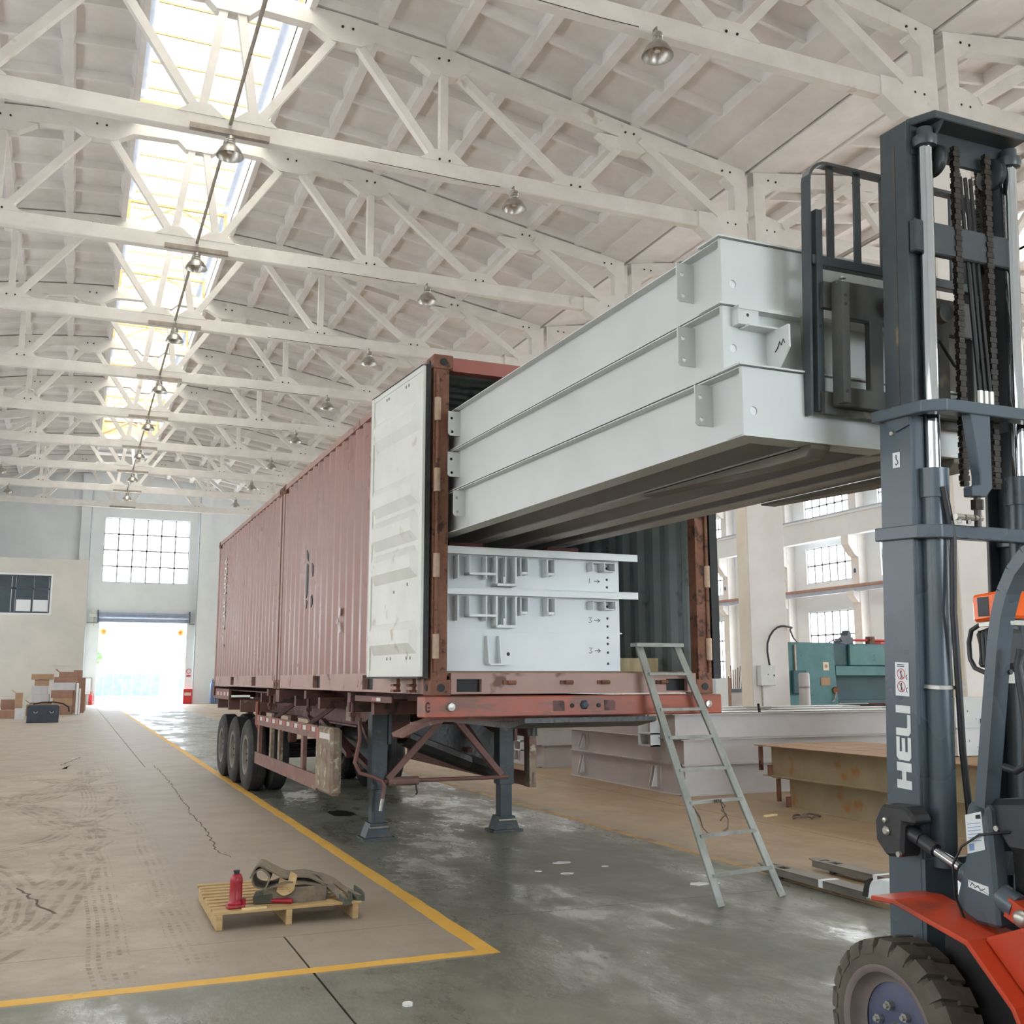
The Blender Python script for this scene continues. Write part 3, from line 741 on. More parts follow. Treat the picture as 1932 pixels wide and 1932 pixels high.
        D = bpy.data.objects.new('door_leaf', None); COL.objects.link(D); D.parent = r; D.location = (-.035, .02, .13); D.rotation_euler.z = a
        w, h = 1.15, 2.36
        # pressed panel: horizontal bulges that fade out towards the leaf edges
        zl = [0]
        for zc in (.30, .87, 1.15, 1.43, 2.0): zl += [zc - .13, zc - .05, zc + .05, zc + .12]
        zl += [2.22, h]
        yl = [.03, .07, .15, w - .13, w - .07, w - .03]
        vs, fs = [], []
        for zz_ in zl:
            full = any(abs(zz_ - zc) < .06 for zc in (.30, .87, 1.15, 1.43, 2.0))
            for i_, yy_ in enumerate(yl): vs.append((-.045 - (.036 if full and i_ in (2, 3) else 0), yy_, zz_))
        ny = len(yl)
        for i_ in range(len(zl) - 1):
            for j_ in range(ny - 1): fs.append((i_ * ny + j_, i_ * ny + j_ + 1, (i_ + 1) * ny + j_ + 1, (i_ + 1) * ny + j_))
        MB().add(vs, fs).build('pressed_panel', M['doorin'], D)
        MB().box(-.04, -.005, .02, w - .02, .02, h - .02).build('outer_skin', M['cont'], D)
        f = MB(); f.box(-.05, 0, -.01, .05, 0, h).box(-.055, 0, w - .06, w, 0, h).box(-.052, 0, 0, w, 0, .05).box(-.052, 0, 0, w, h - .04, h)
        f.build('leaf_frame', M['doorin'], D)
        g = MB(); g.box(-.028, .012, -.016, .0, -.012, h + .012).box(-.06, .012, 0, w, -.014, .0).box(-.056, .0, 0, w, h, h + .008); g.build('door_gasket', M['rubber'], D)
        bo = MB()
        for yy, zz in [(.2, .14), (.28, .14), (.62, .14), (.70, .14), (.2, .24), (.28, .24), (.62, .24), (.70, .24), (.5, .80), (.52, .94), (.55, 1.06), (.57, .66), (.36, 1.42), (.42, 1.42), (.85, 1.42), (.9, 1.42), (.3, 2.28), (.36, 2.28), (.75, 2.28), (.8, 2.28), (.3, .82), (.22, .9), (.28, .7)]:
            bo.lathe([(.001, .006), (.012, .004), (.014, 0)], ((-.0455, yy, zz), (-1, 0, 0)), 8)
        bo.build('rivet', M['hang'], D)['kind'] = 'stuff'
        for yy in (.62, .28):   # lower cam ends of the locking bars below the leaf
            c = MB(); c.cyl((.02, yy, -.12), (.02, yy, 0), .016, 8); c.box(-.03, .03, yy - .03, yy + .03, -.075, -.055); c.box(-.03, .03, yy - .035, yy + .035, -.12, -.10); c.build('lock_cam', M['rust'], D)
        # right leaf folded back on the far side
        D2 = bpy.data.objects.new('door_leaf', None); COL.objects.link(D2); D2.parent = r; D2.location = (CW + .03, .02, .13); D2.rotation_euler.z = radians(-3)
        f = MB(); f.box(0, .045, .0, w, 0, h); f.build('pressed_panel', M['doorin'], D2)
        g = MB(); g.box(-.012, .06, -.022, .0, -.015, h + .015).box(-.012, .06, 0, w, -.02, .0); g.build('door_gasket', M['rubber'], D2)
    return r
near_c = container(0, 'oxide red shipping container with open door, nearest the camera, steel girders inside', True)
far_c = container(CL + .076, 'closed oxide red shipping container at the rear of the trailer', False)
# obliterated lettering and scrapes on the near container, worn white letters on the far one
def patch(parent, pts, m, name, x=.0):
    MB().prism(pts, 'yz', x - .001, x + .0075).build(name, m, parent)
for pts in ([(4.42, 1.52), (4.50, 1.58), (4.49, 1.48), (4.41, 1.44)], [(4.41, 1.40), (4.48, 1.42), (4.50, 1.10), (4.47, 1.02), (4.42, 1.08), (4.40, 1.25)],
            [(4.14, 1.37), (4.22, 1.40), (4.21, 1.30), (4.16, 1.24), (4.14, 1.28)], [(4.42, .98), (4.47, 1.0), (4.46, .90), (4.43, .93)],
            [(4.14, .99), (4.17, 1.04), (4.19, .97), (4.22, 1.03), (4.21, .90), (4.15, .93)]):
    patch(near_c, pts, M['ink'], 'paint_patch', .0)
for pts in ([(2.84, .80), (2.87, .82), (2.88, .74), (2.85, .73)], [(2.93, .69), (2.95, .72), (2.96, .66), (2.94, .65)], [(2.86, .66), (2.88, .68), (2.84, .56), (2.82, .57)]):
    patch(near_c, pts, M['paper'], 'scrape', .0)
def stroke(parent, segs, m, name, w=.028, x=.006):
    mb = MB()
    for a, b in segs: mb.bar((x, a[0], a[1]), (x, b[0], b[1]), w, .003, (1, 0, 0))
    mb.build(name, m, parent)
yb = 11.2 - CL - .076; zz = 2.14
glyphs = ['v', 'o', 'o', 'c', 'u', 'c', 'n', 'y', 'i']
for i, g in enumerate(glyphs):
    z0 = zz - i * .165; a, b = yb, yb + .2; t, d = z0 + .05, z0 - .055
    L_ = {'v': [((a, t), (b, z0)), ((b, z0), (a, d))], 'o': [((a, t), (b, t)), ((b, t), (b, d)), ((b, d), (a, d)), ((a, d), (a, t))],
          'c': [((b, t), (a, t)), ((a, t), (a, d)), ((a, d), (b, d))], 'u': [((a, t), (a, d)), ((a, d), (b, d)), ((b, d), (b, t))],
          'n': [((b, d), (b, t)), ((b, t), (a, t)), ((a, t), (a, d))], 'y': [((b, t), (a, z0)), ((a, z0), (b, d))], 'i': [((b, t), (a, d - .1))]}[g]
    stroke(far_c, L_, M['letter'], 'letter')

# ---------------------------------------------------------------- skeletal trailer
TRL = croot('container_trailer', (0, 0, 0), 'rusty skeletal container trailer standing on its landing legs', 'trailer')
TP = TRL
# front bolster: red box beam with lock and lamps
b = MB().prism([(-.055, 1.338), (2.50, 1.338), (2.50, 1.492), (-.055, 1.492)], 'xz', -.04, .16).build('front_bolster', M['bolst'], TP, bevel=.008)
for x in (.14, 2.36):
    MB().lathe([(.001, .03), (.028, .026), (.034, .006), (.034, 0)], ((x, -.04, 1.415), (0, -1, 0)), 14).build('marker_lamp', M['zinc'], b, 50)
MB().lathe([(.001, .018), (.02, .018), (.034, .012), (.04, .0)], ((1.235, -.04, 1.42), (0, -1, 0)), 6).build('plug_socket', M['leg'], b)
for x in (1.13, 1.36): MB().lathe([(.001, .012), (.016, .01), (.018, 0)], ((x, -.04, 1.415), (0, -1, 0)), 10).build('hose_coupling', M['dark'], b)
for x in (1.02, 1.46): MB().prism([(x - .05, 1.455), (x + .03, 1.455), (x + .045, 1.44), (x + .045, 1.375), (x - .05, 1.375)], 'xz', -.043, -.039).build('recess_plate', M['chas'], b)
ring = MB(); ring.tube([(-.003 + .0, -.045, 1.415 + .0)] * 1 + [], .002, 3) if False else None
MB().tube([(-.035 + .016 * cos(t), -.043, 1.415 + .034 * sin(t)) for t in [radians(40 + 280 * i / 12) for i in range(13)]], .005, 5).build('letter_g', M['dark'], b)
MB().bar((-.035, -.043, 1.412), (-.02, -.043, 1.412), .006, .008).build('letter_g_bar', M['dark'], b)
# king-pin skid plate, greasy, turned-up front edge
MB().prism([(-.17, 1.215), (.0, 1.295), (.14, 1.335), (1.0, 1.335), (1.9, 1.335), (1.9, 1.30), (1.0, 1.30), (.16, 1.30), (.01, 1.265), (-.16, 1.19)], 'xz', .17, .42).build('coupling_plate', M['guardr'], TP)
MB().prism([(-.30, 1.30), (-.02, 1.25), (1.7, 1.25), (1.7, 1.29), (-.02, 1.30), (-.30, 1.335)], 'yz', .62, 1.72).build('skid_plate', M['greas'], TP)
MB().cyl((1.22, .9, 1.14), (1.22, .9, 1.26), .045, 14).build('king_pin', M['greas'], TP)
# main I-beams of the frame, cross members
for x in (.72, 1.72):
    m_ = MB(); m_.box(x - .07, x + .07, .2, 12.2, 1.46, 1.485).box(x - .008, x + .008, .2, 12.2, 1.31, 1.46).prism([(3.9, 1.32), (4.6, 1.08), (12.2, 1.08), (12.2, 1.32)], 'yz', x - .008, x + .008).box(x - .07, x + .07, 4.6, 12.2, 1.07, 1.09).box(x - .07, x + .07, .2, 3.95, 1.30, 1.315)
    m_.build('main_beam', M['chas'], TP)
for y in (2.0, 2.9, 4.2, 5.5, 6.9, 7.9, 9.4, 10.7, 12.1):
    MB().box(.64 if y > 8 else .12, 1.80 if y > 8 else 2.32, y - .05, y + .05, 1.30, 1.42).build('cross_member', M['chas'], TP)
for y in (5.95, 12.15):   # rear bolsters under container ends
    MB().box(-.01, 2.45, y - .1, y + .14, 1.34, 1.49).build('bolster', M['chas'], TP)
for y in (2.6, 4.6, 7.0):      # twist-lock brackets hanging on the side
    q = MB(); q.box(.05, .2, y - .06, y + .06, 1.40, 1.49).cyl((.09, y, 1.22), (.09, y, 1.40), .02, 8).box(.06, .12, y - .03, y + .03, 1.26, 1.30); q.build('twist_lock', M['chas'], TP)
MB().box(.03, .045, 1.1, 2.3, 1.42, 1.47).build('side_strip', M['chas'], TP)
MB().box(.024, .03, 1.55, 1.7, 1.43, 1.46).build('strip_reflector', M['taper'], TP); MB().box(.024, .03, 1.42, 1.55, 1.43, 1.46).build('strip_reflector', M['tapew'], TP)
# landing legs
for s, x in ((0, .575), (1, 2.0)):
    L_ = bpy.data.objects.new('landing_leg', None); COL.objects.link(L_); L_.parent = TP; L_.location = (x, 3.42, 0)
    MB().box(-.085, .085, -.085, .085, .49, 1.34).build('outer_tube', M['leg'], L_, bevel=.006)
    MB().box(-.068, .068, -.068, .068, .10, .52).build('inner_tube', M['leg'], L_, bevel=.004)
    MB().prism([(-.15, .0), (.15, .0), (.09, .16), (-.09, .16)], 'xz', -.10, .10).build('foot_wedge', M['leg'], L_)
    MB().box(-.17, .17, -.13, .13, 0, .022).build('foot_plate', M['leg'], L_)
    MB().cyl((-.1, -.105, .12), (.1, -.105, .12), .016, 8).build('foot_pin', M['zinc'], L_)
    MB().box(.085, .12, -.1, .1, .95, 1.34).build('mounting_plate', M['leg'] if s == 0 else M['chas'], L_)
    w0 = 1 if s == 0 else -1
    MB().bar((w0 * .08, -.12, .60), (w0 * .66, -.20, 1.225), .05, .06).build('brace', M['oxpipe'], L_)
    MB().bar((w0 * .08, .1, .66), (w0 * .10, 1.0, 1.12), .05, .05).build('brace', M['chas'], L_)
MB().cyl((.62, 3.30, .575), (2.0, 3.30, .575), .022, 10).build('cross_shaft', M['oxpipe'], TP)
MB().cyl((.66, 3.30, .575), (.98, 3.30, .575), .045, 12).build('gear_sleeve', M['guardr'], TP)
MB().tube([(.95, 3.28, .56), (.95, 3.26, .50), (.955, 3.24, .46), (.95, 3.26, .44)], .009, 6).build('shaft_hook', M['dark'], TP)
MB().tube([(.36, 3.35, 1.22), (.35, 3.3, 1.0), (.29, 3.25, .78), (.33, 3.2, .68), (.47, 3.18, .64), (.55, 3.18, .60), (.585, 3.18, .54), (.565, 3.18, .42)], .021, 8).build('crank_handle', M['oxpipe'], TP, 60)
MB().cyl((.577, 3.18, .48), (.548, 3.18, .30), .019, 8).build('crank_grip', M['zinc'], TP)
MB().box(.20, .30, 3.1, 3.3, 1.2, 1.34).build('gear_bracket', M['guard'], TP)
MB().box(.66, .95, 3.5, 4.1, 1.0, 1.32).build('gusset_plate', M['chas'], TP)
# mudguard / spare parts: curved dark skid seen behind the right leg, battery-box plate
MB().tube([(.9, 3.6, 1.0), (1.3, 3.8, .86), (1.8, 4.0, .68), (2.25, 4.0, .55)], .09, 8).build('air_tank_bracket', M['greas'], TP)
MB().prism([(1.1, 1.1), (2.05, 1.1), (2.3, .95), (2.3, .62), (2.0, .70), (1.4, .84), (1.1, .9)], 'xz', 4.3, 4.36).build('mud_flap', M['greas'], TP)
MB().cyl((.95, 4.9, .85), (.95, 6.1, .85), .19, 18).build('air_tank', M['greas'], TP, 40)
MB().cyl((1.95, 4.6, .95), (1.95, 5.8, .95), .17, 18).build('air_tank', M['chas'], TP, 40)
rw = MB(); rw.box(2.33, 2.37, 3.3, 6.9, .5, 1.08)
# side guards: rails with posts, worn paint, red and white tape
def sideguard(x, nm):
    G = bpy.data.objects.new(nm, None); COL.objects.link(G); G.parent = TP; G.location = (x, 0, 0)
    MB().box(-.012, .012, 4.1, 8.15, .98, 1.12).build('top_rail', M['guardr'], G)
    MB().box(-.012, .012, 4.1, 8.1, .44, .60).build('bottom_rail', M['guardr'], G)
    MB().box(-.02, .10, 3.42, 4.14, .44, 1.12).build('end_plate', M['guard'], G, bevel=.03)
    for y, m_ in ((8.0, 'guardr'), (7.05, 'guard'), (6.45, 'guard'), (5.0, 'guardr')):
        MB().box(.014, .06, y - .06, y + .06, .52, 1.06).build('post', M[m_], G)
    y = 4.2; i = 0
    while y < 8.0:
        MB().box(-.0155, -.012, y, y + .17, 1.05, 1.10).build('tape_block', M['taper'] if i % 2 else M['tapew'], G); y += .24; i += 1
    MB().box(-.024, -.02, 3.48, 3.95, 1.0, 1.06).build('tape_block', M['tapew'], G); MB().box(-.024, -.02, 3.97, 4.1, .98, 1.1).build('tape_block', M['taper'], G)
    for y in (5.2, 7.4): MB().bar((.04, y, 1.02), (.45, y - .25, 1.36), .05, .05).build('hanger', M['chas'], G)
sideguard(.10, 'side_guard'); 
G2 = bpy.data.objects.new('side_guard', None); COL.objects.link(G2); G2.parent = TP
MB().box(2.33, 2.36, 3.4, 8.0, .98, 1.12).build('top_rail', M['guardr'], G2); MB().box(2.33, 2.36, 3.4, 8.0, .44, .6).build('bottom_rail', M['guardr'], G2)
MB().box(2.30, 2.38, 3.4, 3.55, .44, 1.12).build('end_plate', M['guard'], G2)
# pipes and braces under the deck
for a, b2 in (((.5, 4.3, .78), (.9, 7.6, 1.2)), ((.4, 5.2, .9), (.8, 8.0, 1.15)), ((.62, 3.6, .62), (.62, 6.2, 1.1)), ((1.9, 4.2, .8), (1.5, 7.4, 1.15)), ((.3, 5.0, 1.3), (1.6, 7.6, 1.28)), ((1.9, 5.0, 1.3), (.4, 7.6, 1.28))):
    MB().bar(a, b2, .07, .05).build('under_brace', M['chas'], TP)
# axles, suspension hangers, wheels
def tyre_mb(xo, w, R=.515):
    mb = MB(); prof = [(.28, .0), (.33, -.012), (.44, -.016), (.49, .008), (R, .035), (R, w - .035), (.49, w - .008), (.44, w + .012), (.30, w)]
    mb.lathe(prof, ((xo, 0, 0), (1, 0, 0)), 36); return mb
wheel0 = None
for iy, y in enumerate((8.75, 10.05, 11.35)):
    MB().cyl((.3, y, .515), (2.14, y, .515), .065, 10).build('axle', M['greas'], TP)
    for xo, side in ((.06, 0), (.37, 0), (1.83, 1), (2.14, 1)):
        if wheel0 is None:
            W = bpy.data.objects.new('wheel', None); COL.objects.link(W)
            tyre_mb(0, .245).build('tyre', M['tyre'], W, 35)
            gr = MB()
            for xg in (.06, .105, .15, .195): gr.lathe([(.5155, 0), (.5165, .001), (.5165, .011), (.5155, .012)], ((xg - .006, 0, 0), (1, 0, 0)), 36)
            gr.build('tread_groove', M['dark'], W)
            MB().lathe([(.001, .10), (.10, .10), (.12, .055), (.20, .05), (.235, .0), (.29, -.004), (.29, .02), (.24, .03), (.22, .15), (.001, .15)], ((0, 0, 0), (1, 0, 0)), 30).build('rim', M['rim'], W, 35)
            nb = MB()
            for i in range(10): t = 2 * pi * i / 10; nb.cyl((.03, .165 * cos(t), .165 * sin(t)), (.06, .165 * cos(t), .165 * sin(t)), .016, 6)
            nb.build('wheel_nut', M['rim'], W)['kind'] = 'stuff'
            W.parent = TP; wheel0 = W
        else: W = clone(wheel0, TP)
        W.location = (xo, y, .515)
for y in (8.1, 9.4, 10.7, 12.0):
    for x in (.62, 1.82):
        MB().prism([(y - .12, 1.1), (y + .12, 1.1), (y + .07, .72), (y - .07, .72)], 'yz', x - .05, x + .05).build('spring_hanger', M['chas'], TP)
for y in (8.75, 10.05, 11.35):
    for x in (.62, 1.82):
        MB().tube([(x, y - .55, .82), (x, y - .3, .70), (x, y, .65), (x, y + .3, .70), (x, y + .55, .82)], .045, 6).build('leaf_spring', M['greas'], TP)
    MB().box(.06, .62, y - .03 + .65, y + .03 + .65, 1.12, 1.30).build('mudguard_bracket', M['guardr'], TP)
MB().box(.2, 2.2, 6.2, 12.25, 1.425, 1.44).build('added_gap_cover', M['chas'], TP)  # sheet added to block the bright slit below the containers
MB().box(.02, .06, 10.4, 12.35, 1.29, 1.46).build('rear_side_plate', M['guardr'], TP)
y = 10.45; i = 0
while y < 12.2:
    MB().box(.016, .02, y, y + .14, 1.35, 1.41).build('tape_block', M['taper'] if i % 2 else M['tapew'], TP); y += .2; i += 1
MB().tube([(.1, 8.05, 1.3), (.1, 8.05, 1.0), (.14, 8.05, .9)], .03, 6).build('bracket_pipe', M['bolst'], TP)
# ---------------------------------------------------------------- white girders stacked in the container
def text_obj(s, size, m, parent, mtx, name, bold=False, extr=.0008):
    cu = bpy.data.curves.new(name, 'FONT'); cu.body = s; cu.size = size; cu.extrude = extr; cu.align_x = 'LEFT'
    o = bpy.data.objects.new(name, cu); COL.objects.link(o)
    dg = bpy.context.evaluated_depsgraph_get(); me = bpy.data.meshes.new_from_object(o.evaluated_get(dg))
    bpy.data.objects.remove(o, do_unlink=True)
    me.transform(mtx); me.materials.clear(); me.materials.append(m)
    q = bpy.data.objects.new(name, me); COL.objects.link(q); q.parent = parent; return q
def scribble(parent, pts, m, name, y, w=.004):
    MB().tube([(a, y, b) for a, b in pts], w, 5).build(name, m, parent)
def face_to(p): return Matrix.Translation(p) @ Matrix.Rotation(pi / 2, 4, 'X')
X0, X1 = .115, 1.652
gy = .13
def girder_face(z0, z1, label, kind, mark):
    r = croot('steel_girder', (X0, gy, z0), label, 'girder', 'white girders stacked in the container')
    H = z1 - z0; W = X1 - X0
    nh = {0: (.1, .2), 1: (.05, .11, .2), 2: (.04, .09, .19, .245)}[kind]
    nh = (.035, .085, .185, .235) if kind == 2 else (.075, .12, .215) if kind == 1 else (.06, .115, .21)
    zh = [H - .04 - v * (H / .31) for v in (.0, .05, .12, .21)] if kind == 2 else [v * H for v in (.16, .36, .66)]
    MB().prism(rect(0, W, .006, H - .006), 'xz', 0, .012, [circ(W - .11, z, .011, 10) for z in zh]).build('web_plate', M['steelw2'], r)
    for i, z in enumerate(zh): MB().lathe([(.001, 0), (.0125, 0)], ((W - .11, .014, z), (0, -1, 0)), 10).build('bolt_hole_disc', M['dark'], r)
    MB().box(.0, W + .02, -.005, 2.4, H - .010, H).build('top_flange', M['steelw2'], r); MB().box(.0, W, -.005, 2.4, .0, .008).build('bottom_flange', M['steelw2'], r)
    MB().box(0, .012, .012, 2.4, .008, H - .01).build('side_web', M['steelw2'], r); MB().box(W - .012, W, .012, 2.4, .008, H - .01).build('side_web', M['steelw2'], r)
    if kind < 2:
        # projecting angle along the top edge
        a = MB(); a.prism([(0, H + .0), (W + .115, H + .0), (W + .115, H - .052), (0, H - .052)], 'xz', -.112, -.104); a.box(0, W + .115, -.112, 0, H - .004, H + .004); a.build('edge_angle', M['steelw2'], r)
        # row of brackets below the angle
        def plate(x, za, zb, d=.10, t=.008): return MB().box(x, x + t, -d, 0, za, zb)
        plate(.10, .07, H - .06).build('bracket_plate', M['steelw2'], r); plate(.19, .10, H - .06, .11).build('bracket_plate', M['steelw2'], r)
        plate(.33, .07, H - .06).build('bracket_plate', M['steelw2'], r); plate(.41, .02, H - .06, .11, .012).build('bracket_plate', M['steelw2'], r)
        plate(.49, .05, H - .06).build('bracket_plate', M['steelw2'], r); plate(.57, .02, H - .06, .11, .012).build('bracket_plate', M['steelw2'], r)
        MB().box(.19, .42, -.11, -.0, .10, .118).build('bracket_shelf', M['steelw2'], r); MB().box(.41, .58, -.11, -.0, .02, .04).build('bracket_shelf', M['steelw2'], r)
        MB().box(.47, .485, -.11, -.06, .03, .09).build('stop_lug', M['steelw2'], r)
        for x in (.62, .85):
            c = MB(); c.box(x, x + .008, -.09, 0, H - .20, H - .06).box(x, x + .05, -.008, 0, H - .20, H - .192); c.box(x + .06, x + .066, -.10, 0, H - .19, H - .06).box(x + .0, x + .066, -.09, -.084, H - .19, H - .17)
            c.build('channel_cleat', M['steelw2'], r)
        c = MB(); c.box(W - .29, W - .285, -.10, 0, H - .14, H - .07).box(W - .29, W - .09, -.10, 0, H - .075, H - .07).box(W - .19, W - .184, -.11, 0, H - .14, H - .07).box(W - .095, W - .09, -.11, 0, H - .14, H - .07).box(W - .19, W - .09, -.10, 0, H - .14, H - .134)
        c.build('end_cleat', M['steelw2'], r)
    else:
        for x in (.36, .46):
            MB().prism([(-.0, H - .04), (-.045, H - .04), (-.085, .055), (0, .055)], 'yz', x, x + .012).build('gusset_fin', M['steelw2'], r)
        MB().box(.37, .55, -.085, 0, .045, .057).build('fin_base', M['steelw2'], r)
        MB().lathe([(.001, .001), (.014, .001), (.014, 0)], ((.555, 0, .13), (0, -1, 0)), 12).build('drilled_hole', M['dark'], r)
    # hand-written number and arrow
    mx = W - .27; mz = H * (.28 if kind < 2 else .5)
    if mark == '1': scribble(r, [(mx, mz + .03), (mx, mz - .01)], M['ink'], 'handwritten_mark', -.002, .0025)
    else: scribble(r, [(mx - .01, mz + .03), (mx + .02, mz + .03), (mx, mz + .012), (mx + .018, mz), (mx, mz - .012), (mx - .012, mz - .006)], M['ink'], 'handwritten_mark', -.002, .0025)
    scribble(r, [(mx + .04, mz + .008), (mx + .09, mz + .008)], M['ink'], 'handwritten_arrow', -.002, .0025)
    scribble(r, [(mx + .07, mz + .022), (mx + .092, mz + .008), (mx + .07, mz - .006)], M['ink'], 'handwritten_arrow', -.002, .0025)
    return r
girder_face(1.678, 1.985, 'white girder at the bottom of the stack in the container, two triangular fins', 2, '3')
girder_face(1.985, 2.303, 'white girder in the middle of the stack in the container, row of brackets', 0, '3')
girder_face(2.303, 2.61, 'white girder on top of the stack in the container, marked with a one and arrow', 1, '1')
for x, w in ((.36, .14), (1.20, .14)):
    tag(MB().box(-w, w, -.1, .1, 0, .055).build('dunnage_block', M['dunn'], None, None, toW((x, .34, 2.616)), CTH),
        'dark red timber block between girder stack and lifted load, %s one' % ('left' if x < 1 else 'right'), 'block')
r = croot('steel_girder', (.5, 1.6, 2.616), 'white girder end with bolt holes further back inside the container', 'girder', 'white girders stacked in the container')
MB().prism(rect(0, 1.15, 0, .18), 'xz', 0, .012, [circ(1.0, .05, .012, 10), circ(1.0, .11, .012, 10)]).build('web_plate', M['steelw2'], r)
MB().box(0, 1.15, 0, .4, .18, .19).build('top_flange', M['steelw2'], r)
for z in (.05, .11): MB().lathe([(.001, 0), (.0125, 0)], ((1.0, .014, z), (0, -1, 0)), 10).build('bolt_hole_disc', M['dark'], r)
t = croot('timber_block', (1.88, .35, 1.677), 'short timber block on the container floor beside the stack', 'timber')
MB().box(-.16, .22, -.06, .06, 0, .11).build('beam', M['timber'], t); MB().box(.222, .224, -.06, .06, 0, .11).build('cut_end', M['pine'], t)

# ---------------------------------------------------------------- lifted load: three frames on the forks
TILT = .017
def load_frame(zi, label, y0, kind):
    """rectangular frame of plate girders, long members along y, end girder facing the forklift"""
    r = croot('load_girder', (.145, y0, zi), label, 'girder', 'frames lifted by the forklift'); r.rotation_euler.x = TILT
    H, Lg, Wd = .315, 5.4 - y0 - 3.6, 1.28
    Lg = 5.35
    # left long girder: web, flanges
    MB().box(.05, .06, .013, Lg, .01, H - .008).build('side_web', M['steelw'], r)
    MB().box(.0, .12, .013, Lg, H - .009, H - .003).build('side_top_flange', M['steelw'], r)
    MB().box(.0, .12, .013, Lg, .001, .009).build('side_bottom_flange', M['steelw'], r)
    MB().box(.0, .05, .012, .022, .009, H - .009).build('end_stiffener', M['steelw'], r)
    for x in (.44, .86, 1.16):
        MB().box(x, x + .01, .02, Lg, .01, H - .01).build('inner_web', M['steelg'], r); MB().box(x - .06, x + .07, .02, Lg, .0, .009).build('inner_bottom_flange', M['steelg'], r)
        MB().box(x - .06, x + .07, .02, Lg, H - .009, H).build('inner_top_flange', M['steelg'], r)
    # end girder web with hole
    hx, hz = (.055, .115) if kind else (.06, .10)
    MB().prism(rect(0, Wd, .008, H - .008), 'xz', 0, .012, [circ(hx, hz, .019, 14)]).build('end_web', M['steelw'], r)
    MB().lathe([(.001, 0), (.021, 0)], ((hx, .007, hz), (0, -1, 0)), 12).build('bolt_hole_disc', M['paper'], r)  # white disc paints the brightness seen through the hole
    MB().box(-.02, Wd, -.012, .16, H - .002, H + .006).build('end_top_flange', M['steelw'], r)
    MB().box(0, Wd, -.006, .12, .0, .008).build('end_bottom_flange', M['steelw'], r)
    # drilled angle cleats on the left web, near end and container end
    for yy in (.30, 3.55):
        pl = MB().prism([(-.105, H - .012), (.05, H - .012), (.05, .10), (-.06, .10), (-.085, .11), (-.105, .13)] if False else [(-.045, H - .02), (.05, H - .02), (.05, .105), (-.03, .105), (-.045, .12)], 'xz', yy, yy + .009, [circ(-.018, H - .075, .011, 10), circ(-.012, .135, .011, 10)])
        pl.build('angle_cleat', M['steelw'], r)
    return r
YE = -3.60
f3 = load_frame(3.285, 'pale grey steel frame on top of the load on the forks', YE, 0)
f2 = load_frame(2.968, 'pale grey steel frame in the middle of the load, gusset marked with a handwritten three', YE + .005, 1)
f1 = load_frame(2.648, 'pale grey steel frame at the bottom of the load, resting on the forks', YE - .125, 1)
# middle frame: projecting end box and triangular gusset with a scribble
MB().prism([(.05, .215), (.16, .215), (.16, .30), (.05, .30)], 'xz', -.05, .0).build('end_cap', M['steelw'], f2)
MB().box(.05, 1.2, -.055, .0, .285, .303).build('end_channel', M['steelw'], f2)
MB().box(.09, .30, -.075, .0, .205, .213).build('gusset_top', M['steelw'], f2)
MB().prism([(.0, .205), (-.16, .205), (-.16, .10), (-.06, .0), (.0, .0)], 'yz', .235, .245).build('end_gusset', M['steelw'], f2)
MB().tube([(.232, -.135, .125), (.232, -.125, .145), (.232, -.11, .12), (.232, -.10, .14), (.232, -.085, .115), (.232, -.065, .10)], .0022, 5).build('handwritten_mark', M['ink'], f2)
MB().lathe([(.001, 0), (.008, 0)], ((.10, -.0505, .26), (0, -1, 0)), 8).build('bolt_hole_disc', M['dark'], f2)
